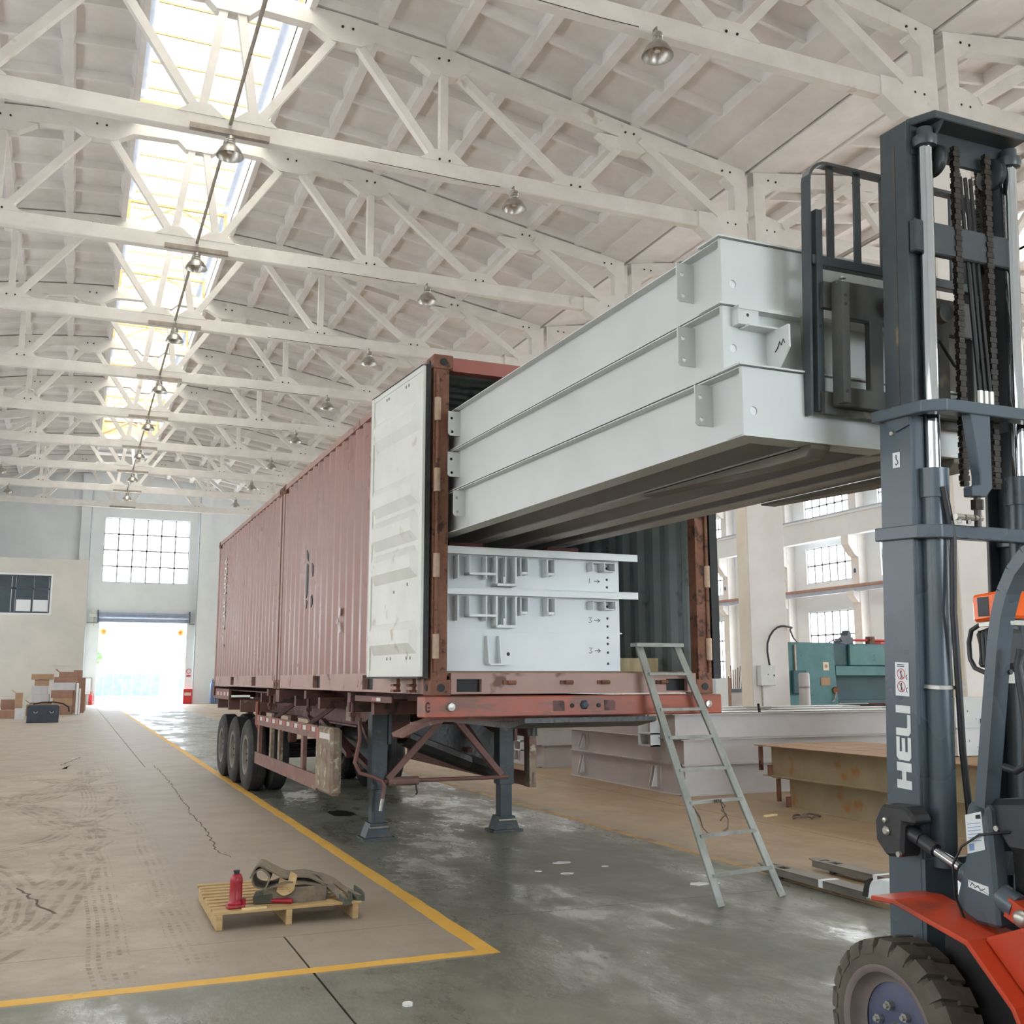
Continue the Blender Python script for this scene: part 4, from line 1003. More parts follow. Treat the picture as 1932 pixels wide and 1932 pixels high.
# ---------------------------------------------------------------- forklift
FX, FY = .985, -4.05
FK = croot('forklift', (FX, FY, 0), 'grey and orange forklift with raised mast holding the steel load', 'forklift')
tt = .0517
MM = Matrix(((1, 0, 0, 0), (0, cos(tt), -sin(tt), .213), (0, sin(tt), cos(tt), 0), (0, 0, 0, 1)))
def mm(): m = MB(); m.M = MM; return m
def sub(name, loc=(0, 0, 0)):
    e_ = bpy.data.objects.new(name, None); COL.objects.link(e_); e_.parent = FK; e_.location = loc; return e_
for s in (-1, 1):
    xo_ = .03 if s > 0 else 0
    B = lambda m, a, b, q0, q1, s0, s1: m.box(min(s * a, s * b) + xo_, max(s * a, s * b) + xo_, q0, q1, s0, s1)
    o = mm(); B(o, .325, .307, -.18, 0, .08, 2.70); B(o, .307, .25, -.18, -.163, .08, 2.70); B(o, .307, .25, -.017, 0, .08, 2.70)
    om = o.build('outer_mast_channel', M['mast'], FK, bevel=.004)
    o = mm(); B(o, .30, .284, -.166, -.012, .95, 3.985); B(o, .284, .225, -.166, -.148, .95, 3.985); B(o, .284, .225, -.03, -.012, .95, 3.985)
    # groove line along the web
    o.build('inner_mast_channel', M['mastd'], FK, bevel=.003)
    o = mm(); B(o, .3015, .3, -.10, -.085, .95, 3.9); o.build('roller_track', M['carr'], FK)
    # lift cylinder: chrome rod, barrel, gland
    x = s * .228 + xo_
    mm().cyl((x, -.20, 2.46), (x, -.20, 3.90), .030, 20).build('lift_rod', M['chrome'], FK, 50)
    mm().cyl((x, -.20, .90), (x, -.20, 2.46), .052, 22).build('lift_barrel', M['mast'], FK, 50)
    mm().cyl((x, -.20, 2.36), (x, -.20, 2.48), .06, 22).build('barrel_gland', M['mast'], FK, 50)
    mm().lathe([(.03, 3.86), (.048, 3.865), (.052, 3.88), (.052, 3.905), (.036, 3.91), (.034, 3.945)], ((x, -.20, 0), (0, 0, 1)), 18, True).build('rod_cap', M['mastd'], FK, 40)
    # chain sheave and leaf chain
    xs = s * .155 + xo_
    mm().lathe([(.001, -.02), (.06, -.02), (.07, -.015), (.06, -.008), (.06, .008), (.07, .015), (.06, .02), (.001, .02)], ((xs, -.17, 3.83), (1, 0, 0)), 24).build('chain_sheave', M['mastd'], FK, 40)
    mm().cyl((xs - .03, -.17, 3.83), (xs + .03, -.17, 3.83), .014, 10).build('sheave_pin', M['zinc'], FK)
    for q, s0 in ((-.20, 2.42), (-.09, 3.0)):
        c = mm(); z = s0; i = 0; xc_ = s * .055 if q < -.15 else s * .13
        xc_ = (s * .06 if q < -.15 else s * .14) + xo_ * 2
        while z < 3.88:
            w = .02 if i % 2 else .014
            c.box(xc_ - w, xc_ + w, q - .011, q + .011, z, z + .022); c.cyl((xc_ - .024, q, z + .012), (xc_ + .024, q, z + .012), .005, 5); z += .0235; i += 1
        c.build('lift_chain', M['chain'], FK)['kind'] = 'stuff'
# ties of the mast
t = mm().prism([(-.285, -.15), (-.235, -.27), (.285, -.27), (.30, -.15)], 'xy', 3.965, 4.0); t.build('top_tie', M['mastd'], FK, bevel=.004)
mm().box(-.28, .28, -.17, -.15, 3.84, 3.965).build('top_crossbar', M['mastd'], FK)
mm().prism([(-.16, 3.965), (-.27, 3.965), (-.19, 3.87), (-.16, 3.87)], 'yz', -.20, -.185).build('tie_rib', M['mastd'], FK)
mm().box(-.297, .297, -.205, -.168, 3.40, 3.54).build('middle_crossbar', M['mastd'], FK, bevel=.006)
def horseshoe(s0, s1, xo, qb, w, name):
    ch = .07
    out = [(-xo, .02), (-xo, qb + ch), (-xo + ch, qb), (xo - ch, qb), (xo, qb + ch), (xo, .02), (xo - .05, .02), (xo - .05, qb + ch + w * .4), (xo - ch - w * .4, qb + w), (-xo + ch + w * .4, qb + w), (-xo + .05, qb + ch + w * .4), (-xo + .05, .02)]
    mm().prism(out, 'xy', s0, s1).build(name, M['mast'], FK, bevel=.004)
horseshoe(2.695, 2.745, .352, -.335, .075, 'upper_mast_tie'); horseshoe(2.19, 2.245, .345, -.285, .06, 'lower_mast_tie')
for s in (-1, 1): mm().prism([(-.04, 2.695), (-.18, 2.695), (-.18, 2.66), (-.10, 2.64)], 'yz', min(s * .325, s * .335), max(s * .325, s * .335)).build('tie_gusset', M['mast'], FK)
# chain anchor bracket hanging from the upper tie
k_ = mm().prism([(-.15, 2.70), (-.04, 2.70), (-.04, 2.40), (-.075, 2.36), (-.15, 2.36), (-.15, 2.40), (-.105, 2.41), (-.105, 2.45), (-.115, 2.5)], 'xz', -.325, -.275).build('chain_anchor', M['mast'], FK, bevel=.004)
mm().cyl((-.10, -.30, 2.24), (-.10, -.30, 2.40), .014, 8).build('anchor_bolt', M['chain'], k_); mm().cyl((-.10, -.30, 2.31), (-.10, -.30, 2.35), .026, 6).build('anchor_nut', M['chain'], k_)
fit = mm()
for i in range(3):
    x = -.20 + i * .05; fit.cyl((x - .02, -.30, 2.275), (x + .02, -.30, 2.275), .013, 8).cyl((x, -.30, 2.25), (x, -.30, 2.275), .01, 6)
fit.build('hydraulic_fitting', M['zinc'], FK)
for x in (.02, .05, .08):
    mm().cyl((x, -.22, 2.745), (x, -.22, 2.83), .014, 8).build('hose_end', M['zinc'], FK); mm().tube([(x, -.22, 2.82), (x - .01, -.2, 3.2), (x, -.15, 3.8)], .009, 6).build('mast_hose', M['blackr'], FK)
mm().tube([(-.24, -.262, 2.40), (-.21, -.275, 2.2), (-.235, -.29, 1.9), (-.20, -.272, 1.6), (-.185, -.268, 1.35), (-.15, -.26, 1.1), (-.14, -.26, .85)], .014, 7).build('cylinder_hose', M['blackr'], FK, 60)
mm().tube([(-.18, -.12, 3.0), (-.12, -.08, 3.10), (-.02, -.05, 3.08), (.05, -.06, 2.98), (.1, -.08, 2.95)], .008, 6).build('slack_hose', M['blackr'], FK, 60)
mm().box(-.29, -.15, -.26, -.145, 1.59, 1.605).build('pipe_clamp', M['zinc'], FK)
# lettering and stickers on the left channel
xf = -.3262
def side_poly(pts, m, name, dx=0, parent=None):
    mm().prism(pts, 'yz', xf - dx - .0008, xf - dx + .0004).build(name, m, parent or om0)
om0 = [c for c in FK.children if c.name.startswith('outer_mast_channel')][0]
s0, qb, qt = 1.187, -.142, -.062           # letters climb the channel, tops towards the load
def R(a, b, c, d): return [(qb + c * .08, s0 + a), (qb + d * .08, s0 + a), (qb + d * .08, s0 + b), (qb + c * .08, s0 + b)]
side_poly([(qb, s0), (qt, s0), (qt, s0 + .034), (qb + .052, s0 + .034), (qb + .052, s0 + .069), (qt, s0 + .069), (qt, s0 + .103), (qb, s0 + .103), (qb, s0 + .069), (qb + .030, s0 + .069), (qb + .030, s0 + .034), (qb, s0 + .034)], M['letter'], 'letter_h')
e0 = s0 + .112
side_poly([(qb + .012, e0), (qt - .012, e0), (qt, e0 + .014), (qt, e0 + .092), (qt - .018, e0 + .092), (qt - .018, e0 + .034), (qb + .050, e0 + .034), (qb + .050, e0 + .088), (qb + .032, e0 + .088), (qb + .032, e0 + .034), (qb + .018, e0 + .034), (qb + .018, e0 + .092), (qb, e0 + .092), (qb, e0 + .014)], M['letter'], 'letter_e')
l0_ = s0 + .210
side_poly([(qb + .012, l0_), (qt, l0_), (qt, l0_ + .030), (qb + .022, l0_ + .030), (qb + .018, l0_ + .036), (qb + .018, l0_ + .084), (qb, l0_ + .084), (qb, l0_ + .014)], M['letter'], 'letter_l')
i0 = s0 + .300
side_poly([(qb, i0), (qt, i0), (qt, i0 + .030), (qb, i0 + .030)], M['letter'], 'letter_i')
st = lambda q0, q1, a, b: [(q0, a), (q1, a), (q1, b), (q0, b)]
side_poly(st(-.139, -.064, 1.555, 1.69), M['paper'], 'warning_sticker')
for c in (1.592, 1.643):
    rg = mm(); rg.prism(circ(-.097, c, .0225, 24), 'yz', xf - .0014, xf - .0006, [circ(-.097, c, .0195, 24)[::-1]]); rg.bar((xf - .001, -.082, c + .016), (xf - .001, -.112, c - .016), .0012, .0028, (1, 0, 0)); rg.build('prohibition_ring', M['signred'], om0)
    fg = mm(); fg.prism(circ(-.097, c + .011, .004, 8), 'yz', xf - .0014, xf - .0006); fg.bar((xf - .001, -.097, c + .008), (xf - .001, -.099, c - .008), .001, .007, (1, 0, 0)); fg.bar((xf - .001, -.099, c - .008), (xf - .001, -.104, c - .02), .001, .004, (1, 0, 0)); fg.bar((xf - .001, -.099, c - .008), (xf - .001, -.092, c - .02), .001, .004, (1, 0, 0)); fg.build('figure_print', M['dark'], om0)
    fk = mm(); fk.tube([(xf - .001, -.13, c - .002), (xf - .001, -.124, c - .008), (xf - .001, -.124, c - .016), (xf - .001, -.130, c - .021)], .0016, 5); fk.build('fork_print', M['dark'], om0)
tx = mm()
for i in range(2): tx.box(xf - .0012, xf - .0008, -.115, -.075, 1.672 + i * .007, 1.675 + i * .007)
tx.build('sticker_print', M['ink'], om0)
side_poly(st(-.118, -.077, 2.492, 2.556), M['paper'], 'hook_sticker')
mm().tube([(xf - .001, -.0975, 2.545), (xf - .001, -.0975, 2.527), (xf - .001, -.105, 2.52), (xf - .001, -.107, 2.511), (xf - .001, -.099, 2.503), (xf - .001, -.091, 2.508)], .0022, 5).build('hook_print', M['ink'], om0)
mm().lathe([(.001, .008), (.008, .008), (.012, .004), (.012, 0)], ((-.325, -.075, 2.64), (-1, 0, 0)), 12).build('web_bolt', M['zinc'], om0)
# carriage, load backrest, forks
gq = .235
g = mm(); R_ = .10; xs_, top_, bot_ = .505, 3.93, 2.755
path = [(-xs_, gq, bot_), (-xs_, gq, top_ - R_)] + [(-xs_ + R_ - R_ * cos(a), gq, top_ - R_ + R_ * sin(a)) for a in [pi / 2 * i / 6 for i in range(1, 7)]]
path += [(-x_, y_, z_) for x_, y_, z_ in reversed(path)]
for a, b2 in zip(path, path[1:]): g.bar(a, b2, .014, .05, (0, 1, 0))
g.build('backrest_frame', M['mastd'], FK)
for x in (-.37, -.215, -.06, .06, .215, .37): mm().box(x - .018, x + .018, gq - .006, gq + .006, 3.47, 3.92).build('backrest_bar', M['mastd'], FK)
mm().box(-.49, .49, gq - .025, gq + .02, 3.445, 3.49).build('backrest_rail', M['mastd'], FK, bevel=.004)
for s in (-1, 1):
    mm().box(min(s * .44, s * .475), max(s * .44, s * .475), gq - .03, gq + .012, 2.78, 3.70).build('backrest_post', M['mastd'], FK)
    mm().cyl((s * .458, gq - .031, 3.16), (s * .458, gq - .028, 3.16), .008, 8).build('post_bolt', M['dark'], FK)
mm().prism(rect(-.42, .42, 2.79, 3.36), 'xz', .14, .18, [rect(-.375, -.235, 2.88, 3.19), rect(-.16, .16, 2.88, 3.19), rect(.235, .375, 2.88, 3.19)]).build('carriage_plate', M['carr'], FK, bevel=.005)
mm().box(-.46, .46, .18, .21, 3.24, 3.36).build('carriage_bar', M['carr'], FK); mm().box(-.46, .46, .18, .21, 2.76, 2.86).build('carriage_bar', M['carr'], FK)
mm().box(-.425, -.385, .10, .14, 2.80, 3.34).build('carriage_edge', M['carr'], FK)
for z in (3.28, 3.24, 2.85): mm().cyl((-.405, .098, z), (-.405, .102, z), .007, 8).build('edge_hole', M['dark'], FK)
for s in (-1, 1): mm().lathe([(.001, .0), (.035, .002), (.044, .015), (.044, .055), (.001, .055)], ((s * .145, .12, 3.265), (0, -1, 0)), 18).build('guide_roller', M['carr'], FK, 40)
mm().lathe([(.004, 3.36), (.004, 3.385), (.016, 3.39), (.016, 3.397), (.001, 3.40)], ((-.345, .19, 0), (0, 0, 1)), 12).build('fork_pin', M['zinc'], FK)
for s in (-1, 1):
    x0, x1 = sorted((s * .47, s * .365))
    hz = 2.645; yb_ = .385
    sh = [(yb_ - .045, 3.25), (yb_ - .005, 3.25), (yb_ + .0 - .005, hz + .01), (yb_ + .06, hz - .004), (yb_ + 1.46, hz - .004 + TILT * 1.4), (yb_ + 1.46, hz - .016 + TILT * 1.4), (yb_ + .25, hz - .046), (yb_ + .0, hz - .05), (yb_ - .045, hz - .015)]
    MB().prism(sh, 'yz', x0, x1).build('fork', M['fork'], FK, bevel=.004)
# front plate at mast foot, axle, tilt cylinder cover
mm().box(-.30, .33, -.17, -.02, .10, .30).build('mast_foot', M['mast'], FK)
mm().prism(rect(-.325, .355, .12, .93), 'xz', -.20, -.182, [rect(-.16, -.09, .52, .59), rect(-.16, -.09, .78, .84), rect(.09, .16, .52, .59), rect(.09, .16, .78, .84)]).build('mast_lower_plate', M['mast'], FK)
for s in (-1, 1):
    cx = s * .385; c = MB()
    c.prism([(-.03, .935), (.06, .925), (.115, .98), (.115, 1.06), (.075, 1.125), (-.06, 1.125), (-.10, 1.09), (-.10, 1.06), (-.045, 1.06), (-.035, .99)], 'yz', cx - .05, cx + .05); cv = c.build('tilt_cover', M['black'], FK, bevel=.012)
    xo = cx - .05 if s < 0 else cx + .05
    n = MB(); n.lathe([(.001, .012), (.012, .012), (.018, .006), (.018, 0)], ((xo, .045, 1.025), (s, 0, 0)), 14); n.lathe([(.001, .01), (.010, .008), (.012, 0)], ((xo, .05, 1.065), (s, 0, 0)), 10); n.build('cover_bolt', M['zinc'], cv)
    MB().lathe([(.001, .012), (.011, .012), (.013, 0)], ((xo, -.02, .945), (s, 0, 0)), 6).build('cover_bolt', M['zinc'], cv)
    MB().cyl((cx, .02, 1.04), (cx, -.09, 1.005), .03, 14).build('rod_eye', M['black'], FK, 40)
    MB().cyl((cx, -.06, 1.012), (cx, -.155, .975), .026, 14).build('tilt_bush', M['black'], FK, 40)
    MB().cyl((cx, -.15, .975), (cx, -.27, .93), .018, 14).build('tilt_rod', M['chrome'], FK, 40)
    MB().cyl((cx, -.30, .92), (cx, -.52, .835), .046, 16).build('tilt_barrel', M['mast'], FK, 40)
    MB().lathe([(.001, .02), (.016, .02), (.026, .012), (.03, 0)], ((cx - .05 if s < 0 else cx + .05, -.57, .815), (s, 0, 0)), 14).build('tilt_pivot', M['zinc'], FK, 40)
    MB().bar((cx, -.50, .84), (cx, -.60, .80), .08, .07).build('tilt_eye', M['orange'], FK)
# wheels with lugged tyres
def fl_wheel(s):
    W = sub('front_wheel', (s * .485, -.05, .325))
    o_ = s
    t = MB(); hw = .09
    t.lathe([(.225, -hw), (.25, -hw - .004), (.285, -hw + .004), (.303, -hw + .025), (.305, 0), (.303, hw - .025), (.285, hw - .004), (.25, hw + .004), (.225, hw)], ((0, 0, 0), (1, 0, 0)), 48)
    t.build('tyre', M['tyref'], W, 30)
    lg = MB(); n = 22
    for i in range(n):
        for side in (-1, 1):
            a0 = 2 * pi * (i + (.5 if side > 0 else 0)) / n; da = 2 * pi / n * .36
            P = lambda a, r, x: (x, r * sin(a), r * cos(a))
            vs = []
            for a in (a0 - da, a0 + da):
                for r, x in ((.270, side * hw * 1.035), (.30, side * hw * .97), (.322, side * hw * .80), (.323, 0), (.298, 0)):
                    vs.append(P(a + (0 if x else side * .05), r, x))
            fs = [(0, 1, 2, 3, 4), (9, 8, 7, 6, 5), (0, 5, 6, 1), (1, 6, 7, 2), (2, 7, 8, 3), (3, 8, 9, 4), (4, 9, 5, 0)]
            lg.add(vs, fs)
    lg.build('tread_lug', M['tyref'], W)['kind'] = 'stuff'
    MB().lathe([(.228, .085), (.232, .092), (.222, .094), (.205, .085), (.195, .05), (.175, .035), (.165, .035)], ((0, 0, 0), (s, 0, 0)), 40).build('rim_ring', M['rimr'], W, 40)
    MB().lathe([(.17, .028), (.15, .034), (.11, .04), (.07, .042), (.001, .042)], ((0, 0, 0), (s, 0, 0)), 40).build('wheel_disc', M['rimb'], W, 40)
    for i in range(6):
        a = 2 * pi * i / 6 + .25; y, z = .085 * cos(a), .085 * sin(a)
        b_ = MB(); b_.cyl((s * .038, y, z), (s * .062, y, z), .017, 6); b_.cyl((s * .06, y, z), (s * .074, y, z), .009, 10); b_.build('wheel_nut', M['zinc'], W)
    MB().lathe([(.001, .062), (.02, .06), (.026, .05), (.03, .04)], ((0, 0, 0), (s, 0, 0)), 18).build('hub_cap', M['zinc'], W, 40)
fl_wheel(-1); fl_wheel(1)
MB().cyl((-.40, -.05, .325), (.40, -.05, .325), .09, 14).build('drive_axle', M['black'], FK, 40)
# fenders, chassis side, cowl and dash
for s in (-1, 1):
    pr_ = [(-.10, .80), (-.10, .82), (.02, .822)] if False else None
    top = [(.00, .800), (-.12, .806), (-.46, .735), (-.64, .565), (-.70, .44)]
    low = [(-.685, .435), (-.625, .555), (-.452, .717), (-.12, .788), (.00, .782)]
    x0, x1 = sorted((s * .575, s * .33))
    MB().prism(top + low, 'yz', x0, x1).build('fender', M['orange'], FK, bevel=.004)
    MB().prism([(-.46, .735), (-.64, .565), (-.70, .44), (-1.9, .35), (-1.9, .80), (-.62, .80)], 'yz', min(s * .50, s * .40), max(s * .50, s * .40)).build('body_side', M['orange'], FK, bevel=.01)
    MB().prism([(-.16, .77), (-.46, .70), (-.66, .40), (-.66, .2), (-.1, .2)], 'yz', min(s * .33, s * .36), max(s * .33, s * .36)).build('inner_arch', M['dark'], FK)
MB().box(-.36, .36, -1.9, -.62, .3, .80).build('chassis', M['black'], FK)
# left cowl upright carrying the data plate
cw_ = MB().prism([(-.27, .80), (-.37, .76), (-.47, .76), (-.46, 1.17), (-.385, 1.185), (-.355, 1.16), (-.34, 1.0)], 'yz', -.43, -.36).build('cowl_upright', M['mast'], FK, bevel=.012)
MB().prism([(-.27, .80), (-.37, .76), (-.47, .76), (-.46, 1.17), (-.385, 1.185), (-.355, 1.16), (-.34, 1.0)], 'yz', .36, .43).build('cowl_upright', M['mast'], FK, bevel=.012)
def cowl_quad(pts, m, name, dx, parent): MB().prism(pts, 'yz', -.43 - dx - .0008, -.43 - dx + .0002).build(name, m, parent)
cowl_quad([(-.352, 1.13), (-.425, 1.15), (-.432, 1.02), (-.352, .995)], M['paper'], 'data_sheet', .0, cw_)
for i in range(6): cowl_quad([(-.360, 1.10 - i * .012), (-.42, 1.112 - i * .012), (-.42, 1.109 - i * .012), (-.360, 1.097 - i * .012)], M['signblue'], 'printed_line', .0006, cw_)
cowl_quad([(-.40, 1.135), (-.422, 1.14), (-.422, 1.125), (-.40, 1.122)], M['dark'], 'printed_logo', .0006, cw_)
cowl_quad([(-.362, 1.03), (-.385, 1.035), (-.385, 1.012), (-.362, 1.006)], M['signblue'], 'printed_picture', .0006, cw_)
cowl_quad([(-.345, .905), (-.435, .895), (-.435, .865), (-.345, .88)], M['paper'], 'handwritten_label', .0, cw_)
MB().tube([(-.4315, -.355, .885), (-.4315, -.365, .898), (-.4315, -.375, .882), (-.4315, -.39, .892), (-.4315, -.40, .876), (-.4315, -.42, .886)], .0015, 4).build('handwriting', M['ink'], cw_)
MB().prism([(-.42, 1.13), (-.42, 1.19), (-.90, 1.24), (-.90, 1.02), (-.50, 1.02)], 'yz', -.40, .40).build('dashboard', M['black'], FK, bevel=.02)
MB().box(-.34, .34, -.52, -.47, .80, 1.05).build('toe_board', M['dark'], FK)
MB().cyl((-.431, -.49, 1.10), (-.436, -.49, 1.10), .01, 8).build('dash_screw', M['zinc'], FK)
MB().tube([(-.30, -.55, 1.0), (-.2, -.52, .95), (-.15, -.56, .85)], .03, 8).build('cab_hose', M['blackr'], FK)
MB().tube([(-.40, -.32, .70), (-.45, -.30, .84), (-.452, -.30, .95), (-.45, -.345, 1.02), (-.44, -.42, 1.07), (-.40, -.52, 1.09)], .0045, 6).build('tilt_hose', M['blackr'], FK, 60)
# overhead guard legs, grab handle
for s in (-1, 1):
    x = s * .395
    pth = [(x, -.415, 1.14), (x, -.53, 1.75), (x, -.553, 1.84), (x, -.585, 1.92), (x, -.63, 1.99), (x, -.69, 2.045), (x, -.77, 2.085), (x, -.88, 2.11), (x, -1.3, 2.12), (x, -1.8, 2.10)]
    lg = MB()
    for a, b2 in zip(pth, pth[1:]): lg.bar(a, b2, .045, .07, (1, 0, 0))
    lg.build('guard_leg', M['mast'], FK)
    MB().bar((x, -1.8, 2.10), (x, -1.8, .8), .06, .05).build('guard_rear_leg', M['mast'], FK)
    MB().tube([(x - .0, -.62, 1.72), (x, -.60, 1.66), (x, -.62, 1.45), (x, -.60, 1.32), (x, -.56, 1.30), (x, -.51, 1.31)], .014, 8).build('grab_handle', M['black'], FK, 60)
for i in range(5): MB().box(-.4, .4, -.95 - i * .2, -.92 - i * .2, 2.1, 2.13).build('guard_roof_bar', M['mast'], FK)
# head lamp, turn signal, lamp loop
MB().box(-.36, -.30, -.50, -.44, 1.60, 1.64).build('lamp_bracket', M['zinc'], FK)
hl = MB().prism([(-.42, 1.66), (-.435, 1.72), (-.42, 1.785), (-.48, 1.80), (-.52, 1.79), (-.52, 1.66), (-.48, 1.65)], 'yz', -.40, -.26).build('head_lamp', M['black'], FK, bevel=.012)
for i in range(4): MB().box(-.402, -.258, -.505 + i * .018, -.497 + i * .018, 1.665, 1.79).build('cooling_fin', M['dark'], hl)
ts = MB().prism([(-.42, 1.82), (-.42, 1.92), (-.56, 1.93), (-.57, 1.83)], 'yz', -.40, -.27).build('turn_signal', M['amber'], FK, bevel=.01)
MB().box(-.38, -.29, -.571, -.43, 1.805, 1.822).build('signal_base', M['zinc'], FK)
MB().box(-.4015, -.4, -.50, -.45, 1.84, 1.91).build('signal_lens_clear', M['black'], ts)
lp = MB(); pts = [(-.36, -.56, 1.815), (-.36, -.42, 1.815), (-.36, -.375, 1.795), (-.36, -.36, 1.75), (-.36, -.36, 1.69), (-.36, -.38, 1.655), (-.36, -.42, 1.64), (-.36, -.54, 1.64)]
lp.tube(pts, .009, 8).build('lamp_guard', M['black'], FK, 60)
# rear body, counterweight, seat, rear wheels (mostly outside the frame)
MB().prism([(-.9, .35), (-2.25, .35), (-2.35, .5), (-2.35, .95), (-2.2, 1.1), (-1.5, 1.08), (-1.4, .9), (-.9, .85)], 'yz', -.5, .5).build('counterweight', M['orange'], FK, bevel=.03)
MB().prism([(-1.25, .95), (-1.7, .95), (-1.78, 1.5), (-1.66, 1.5), (-1.6, 1.1), (-1.25, 1.08)], 'yz', -.24, .24).build('seat', M['black'], FK, bevel=.03)
for s in (-1, 1):
    MB().lathe([(.14, -.07), (.25, -.08), (.26, 0), (.25, .08), (.14, .07)], ((s * .40, -1.85, .26), (1, 0, 0)), 28).build('rear_wheel', M['tyref'], FK, 40)
MB().tube([(0, -.62, 1.2), (0, -.9, 1.32)], .025, 8).build('steering_column', M['black'], FK)
MB().tube([(.17 * cos(a), -.92 + .06 * sin(a), 1.34 + .16 * sin(a)) for a in [2 * pi * i / 20 for i in range(20)]], .013, 6, closed=True).build('steering_wheel', M['black'], FK, 60)
# ---------------------------------------------------------------- leaning ladder
lad = croot('ladder', (0, 0, 0), 'grey metal ladder leaning on the container sill', 'ladder')
# feet on the floor, head above the sill; rails drawn together towards the top
fa, fb = Vector((1.95, -.75, 0)), Vector((2.585, -.62, 0))
ta, tb = Vector((1.74, -.02, 1.885)), Vector((2.10, .0, 1.885))
def rail(a, b): return MB().bar(a, b, .028, .06, (1, 0, 0))
rail(fa, ta).build('rail', M['alu'], lad, bevel=.004); rail(fb, tb).build('rail', M['alu'], lad, bevel=.004)
MB().bar(ta + Vector((-.05, -.01, .0)), tb + Vector((.04, 0, .0)), .10, .03).build('head_bar', M['alu'], lad)
for h in (.205, .47, .70, .93, 1.17, 1.38, 1.655):
    t = h / 1.885; p, q = fa.lerp(ta, t), fb.lerp(tb, t)
    MB().bar(p, q, .05, .022).build('rung', M['alu'], lad)
t = .70 / 1.885; p, q = fa.lerp(ta, t), fb.lerp(tb, t); n_ = croot('wire_loop', (0, 0, 0), 'rusty wire loop twisted round a ladder rung', 'wire')
d = q - p
lo = MB()
for o_ in (0, .012):
    lo.tube([p + d * .04 + Vector((0, -.03, -.02)), p + d * .15 + Vector((0, -.04, -.10 - o_)), p + d * .20 + Vector((0, -.04, -.18)), p + d * .30 + Vector((0, -.03, -.225)), p + d * .5 + Vector((0, -.035, -.245)), p + d * .68 + Vector((0, -.035, -.21 + o_)), p + d * .69 + Vector((0, -.035, -.14)), p + d * .62 + Vector((0, -.03, -.08)), p + d * .56 + Vector((0, -.03, .0))], .005, 5)
lo.build('loop_strand', M['wire'], n_, 60)
kn = MB()
for i in range(4): kn.tube([p + d * (.45 + .04 * i) + Vector((0, -.032, .014)), p + d * (.45 + .04 * i) + Vector((0, -.034, -.016))], .005, 5)
kn.tube([p + d * .56 + Vector((0, -.035, 0)), p + d * .60 + Vector((.01, -.045, -.04)), p + d * .56 + Vector((0, -.04, -.07)), p + d * .62 + Vector((.01, -.05, -.10)), p + d * .58 + Vector((0, -.04, -.12)), p + d * .52 + Vector((0, -.05, -.14))], .006, 5)
kn.build('knot', M['wire'], n_, 60)
# ---------------------------------------------------------------- pallet with jack, slings, bar
PX0, PX1, PY0, PY1, PH = .955, 1.90, 7.30, 8.35, .115
pal = empty('wooden_pallet', ((PX0 + PX1) / 2, (PY0 + PY1) / 2, 0), 'small slatted pine pallet on the floor beside the yellow line', 'pallet')
cx, cy = (PX0 + PX1) / 2, (PY0 + PY1) / 2
hw, hl = (PX1 - PX0) / 2, (PY1 - PY0) / 2
for x in (-hw + .02, 0, hw - .02): MB().box(x - .02, x + .02, -hl, hl, 0, .098).build('bearer', M['pine'], pal, bevel=.003)
ys = [-hl + .055] + [-hl + .055 + .10 + .108 * i for i in range(9)]
for i, y in enumerate(ys):
    w = .055 if i == 0 else .029
    MB().box(-hw - .02 + random.uniform(-.01, .01), hw + .02 + random.uniform(-.01, .01), y - w, y + w, .098, .115).build('slat', M['pine'], pal, bevel=.002)
jk = empty('bottle_jack', (1.09, 7.42, PH + .001), 'red bottle jack standing on the pallet', 'jack')
MB().prism([(-.055, -.06), (.055, -.06), (.06, -.03), (.06, .05), (-.06, .05), (-.06, -.03)], 'xy', 0, .02).build('base', M['jack'], jk, bevel=.006)
MB().lathe([(.05, .018), (.052, .03), (.043, .045), (.041, .15), (.043, .17), (.040, .19), (.030, .212), (.022, .216)], n=24, caps=True).build('body', M['jack'], jk, 35)
MB().lathe([(.018, .214), (.018, .228), (.022, .230), (.022, .238), (.001, .238)], n=16).build('ram_head', M['dark'], jk, 35)
MB().cyl((.05, -.035, .018), (.05, -.035, .06), .012, 8).build('pump', M['jack'], jk)
def ribbon(pts, w, th, axis):
    """flat webbing: thick strip following a path; axis = direction of its width"""
    mb = MB(); pts = [Vector(p) for p in pts]; a = Vector(axis).normalized(); vs = []; n = len(pts)
    # smooth path by Catmull-Rom
    sp = []
    for i in range(n - 1):
        p0, p1, p2, p3 = pts[max(i - 1, 0)], pts[i], pts[i + 1], pts[min(i + 2, n - 1)]
        for k in range(6):
            t = k / 6; sp.append(.5 * ((2 * p1) + (p2 - p0) * t + (2 * p0 - 5 * p1 + 4 * p2 - p3) * t * t + (3 * p1 - p0 - 3 * p2 + p3) * t ** 3))
    sp.append(pts[-1]); m = len(sp)
    for i, p in enumerate(sp):
        d = (sp[min(i + 1, m - 1)] - sp[max(i - 1, 0)]).normalized(); nn = d.cross(a).normalized()
        wv = a * w / 2
        vs += [p - wv - nn * th / 2, p + wv - nn * th / 2, p + wv + nn * th / 2, p - wv + nn * th / 2]
    fs = [(0, 1, 2, 3), tuple((m - 1) * 4 + k for k in (3, 2, 1, 0))]
    for i in range(m - 1):
        for k in range(4): l = (k + 1) % 4; fs.append((i * 4 + k, i * 4 + l, i * 4 + 4 + l, i * 4 + 4 + k))
    return mb.add(vs, fs)
sl = empty('lifting_sling', (1.50, 7.62, PH), 'folded grey webbing lifting sling heaped on the pallet', 'sling')
AX = (.25, 1, 0)
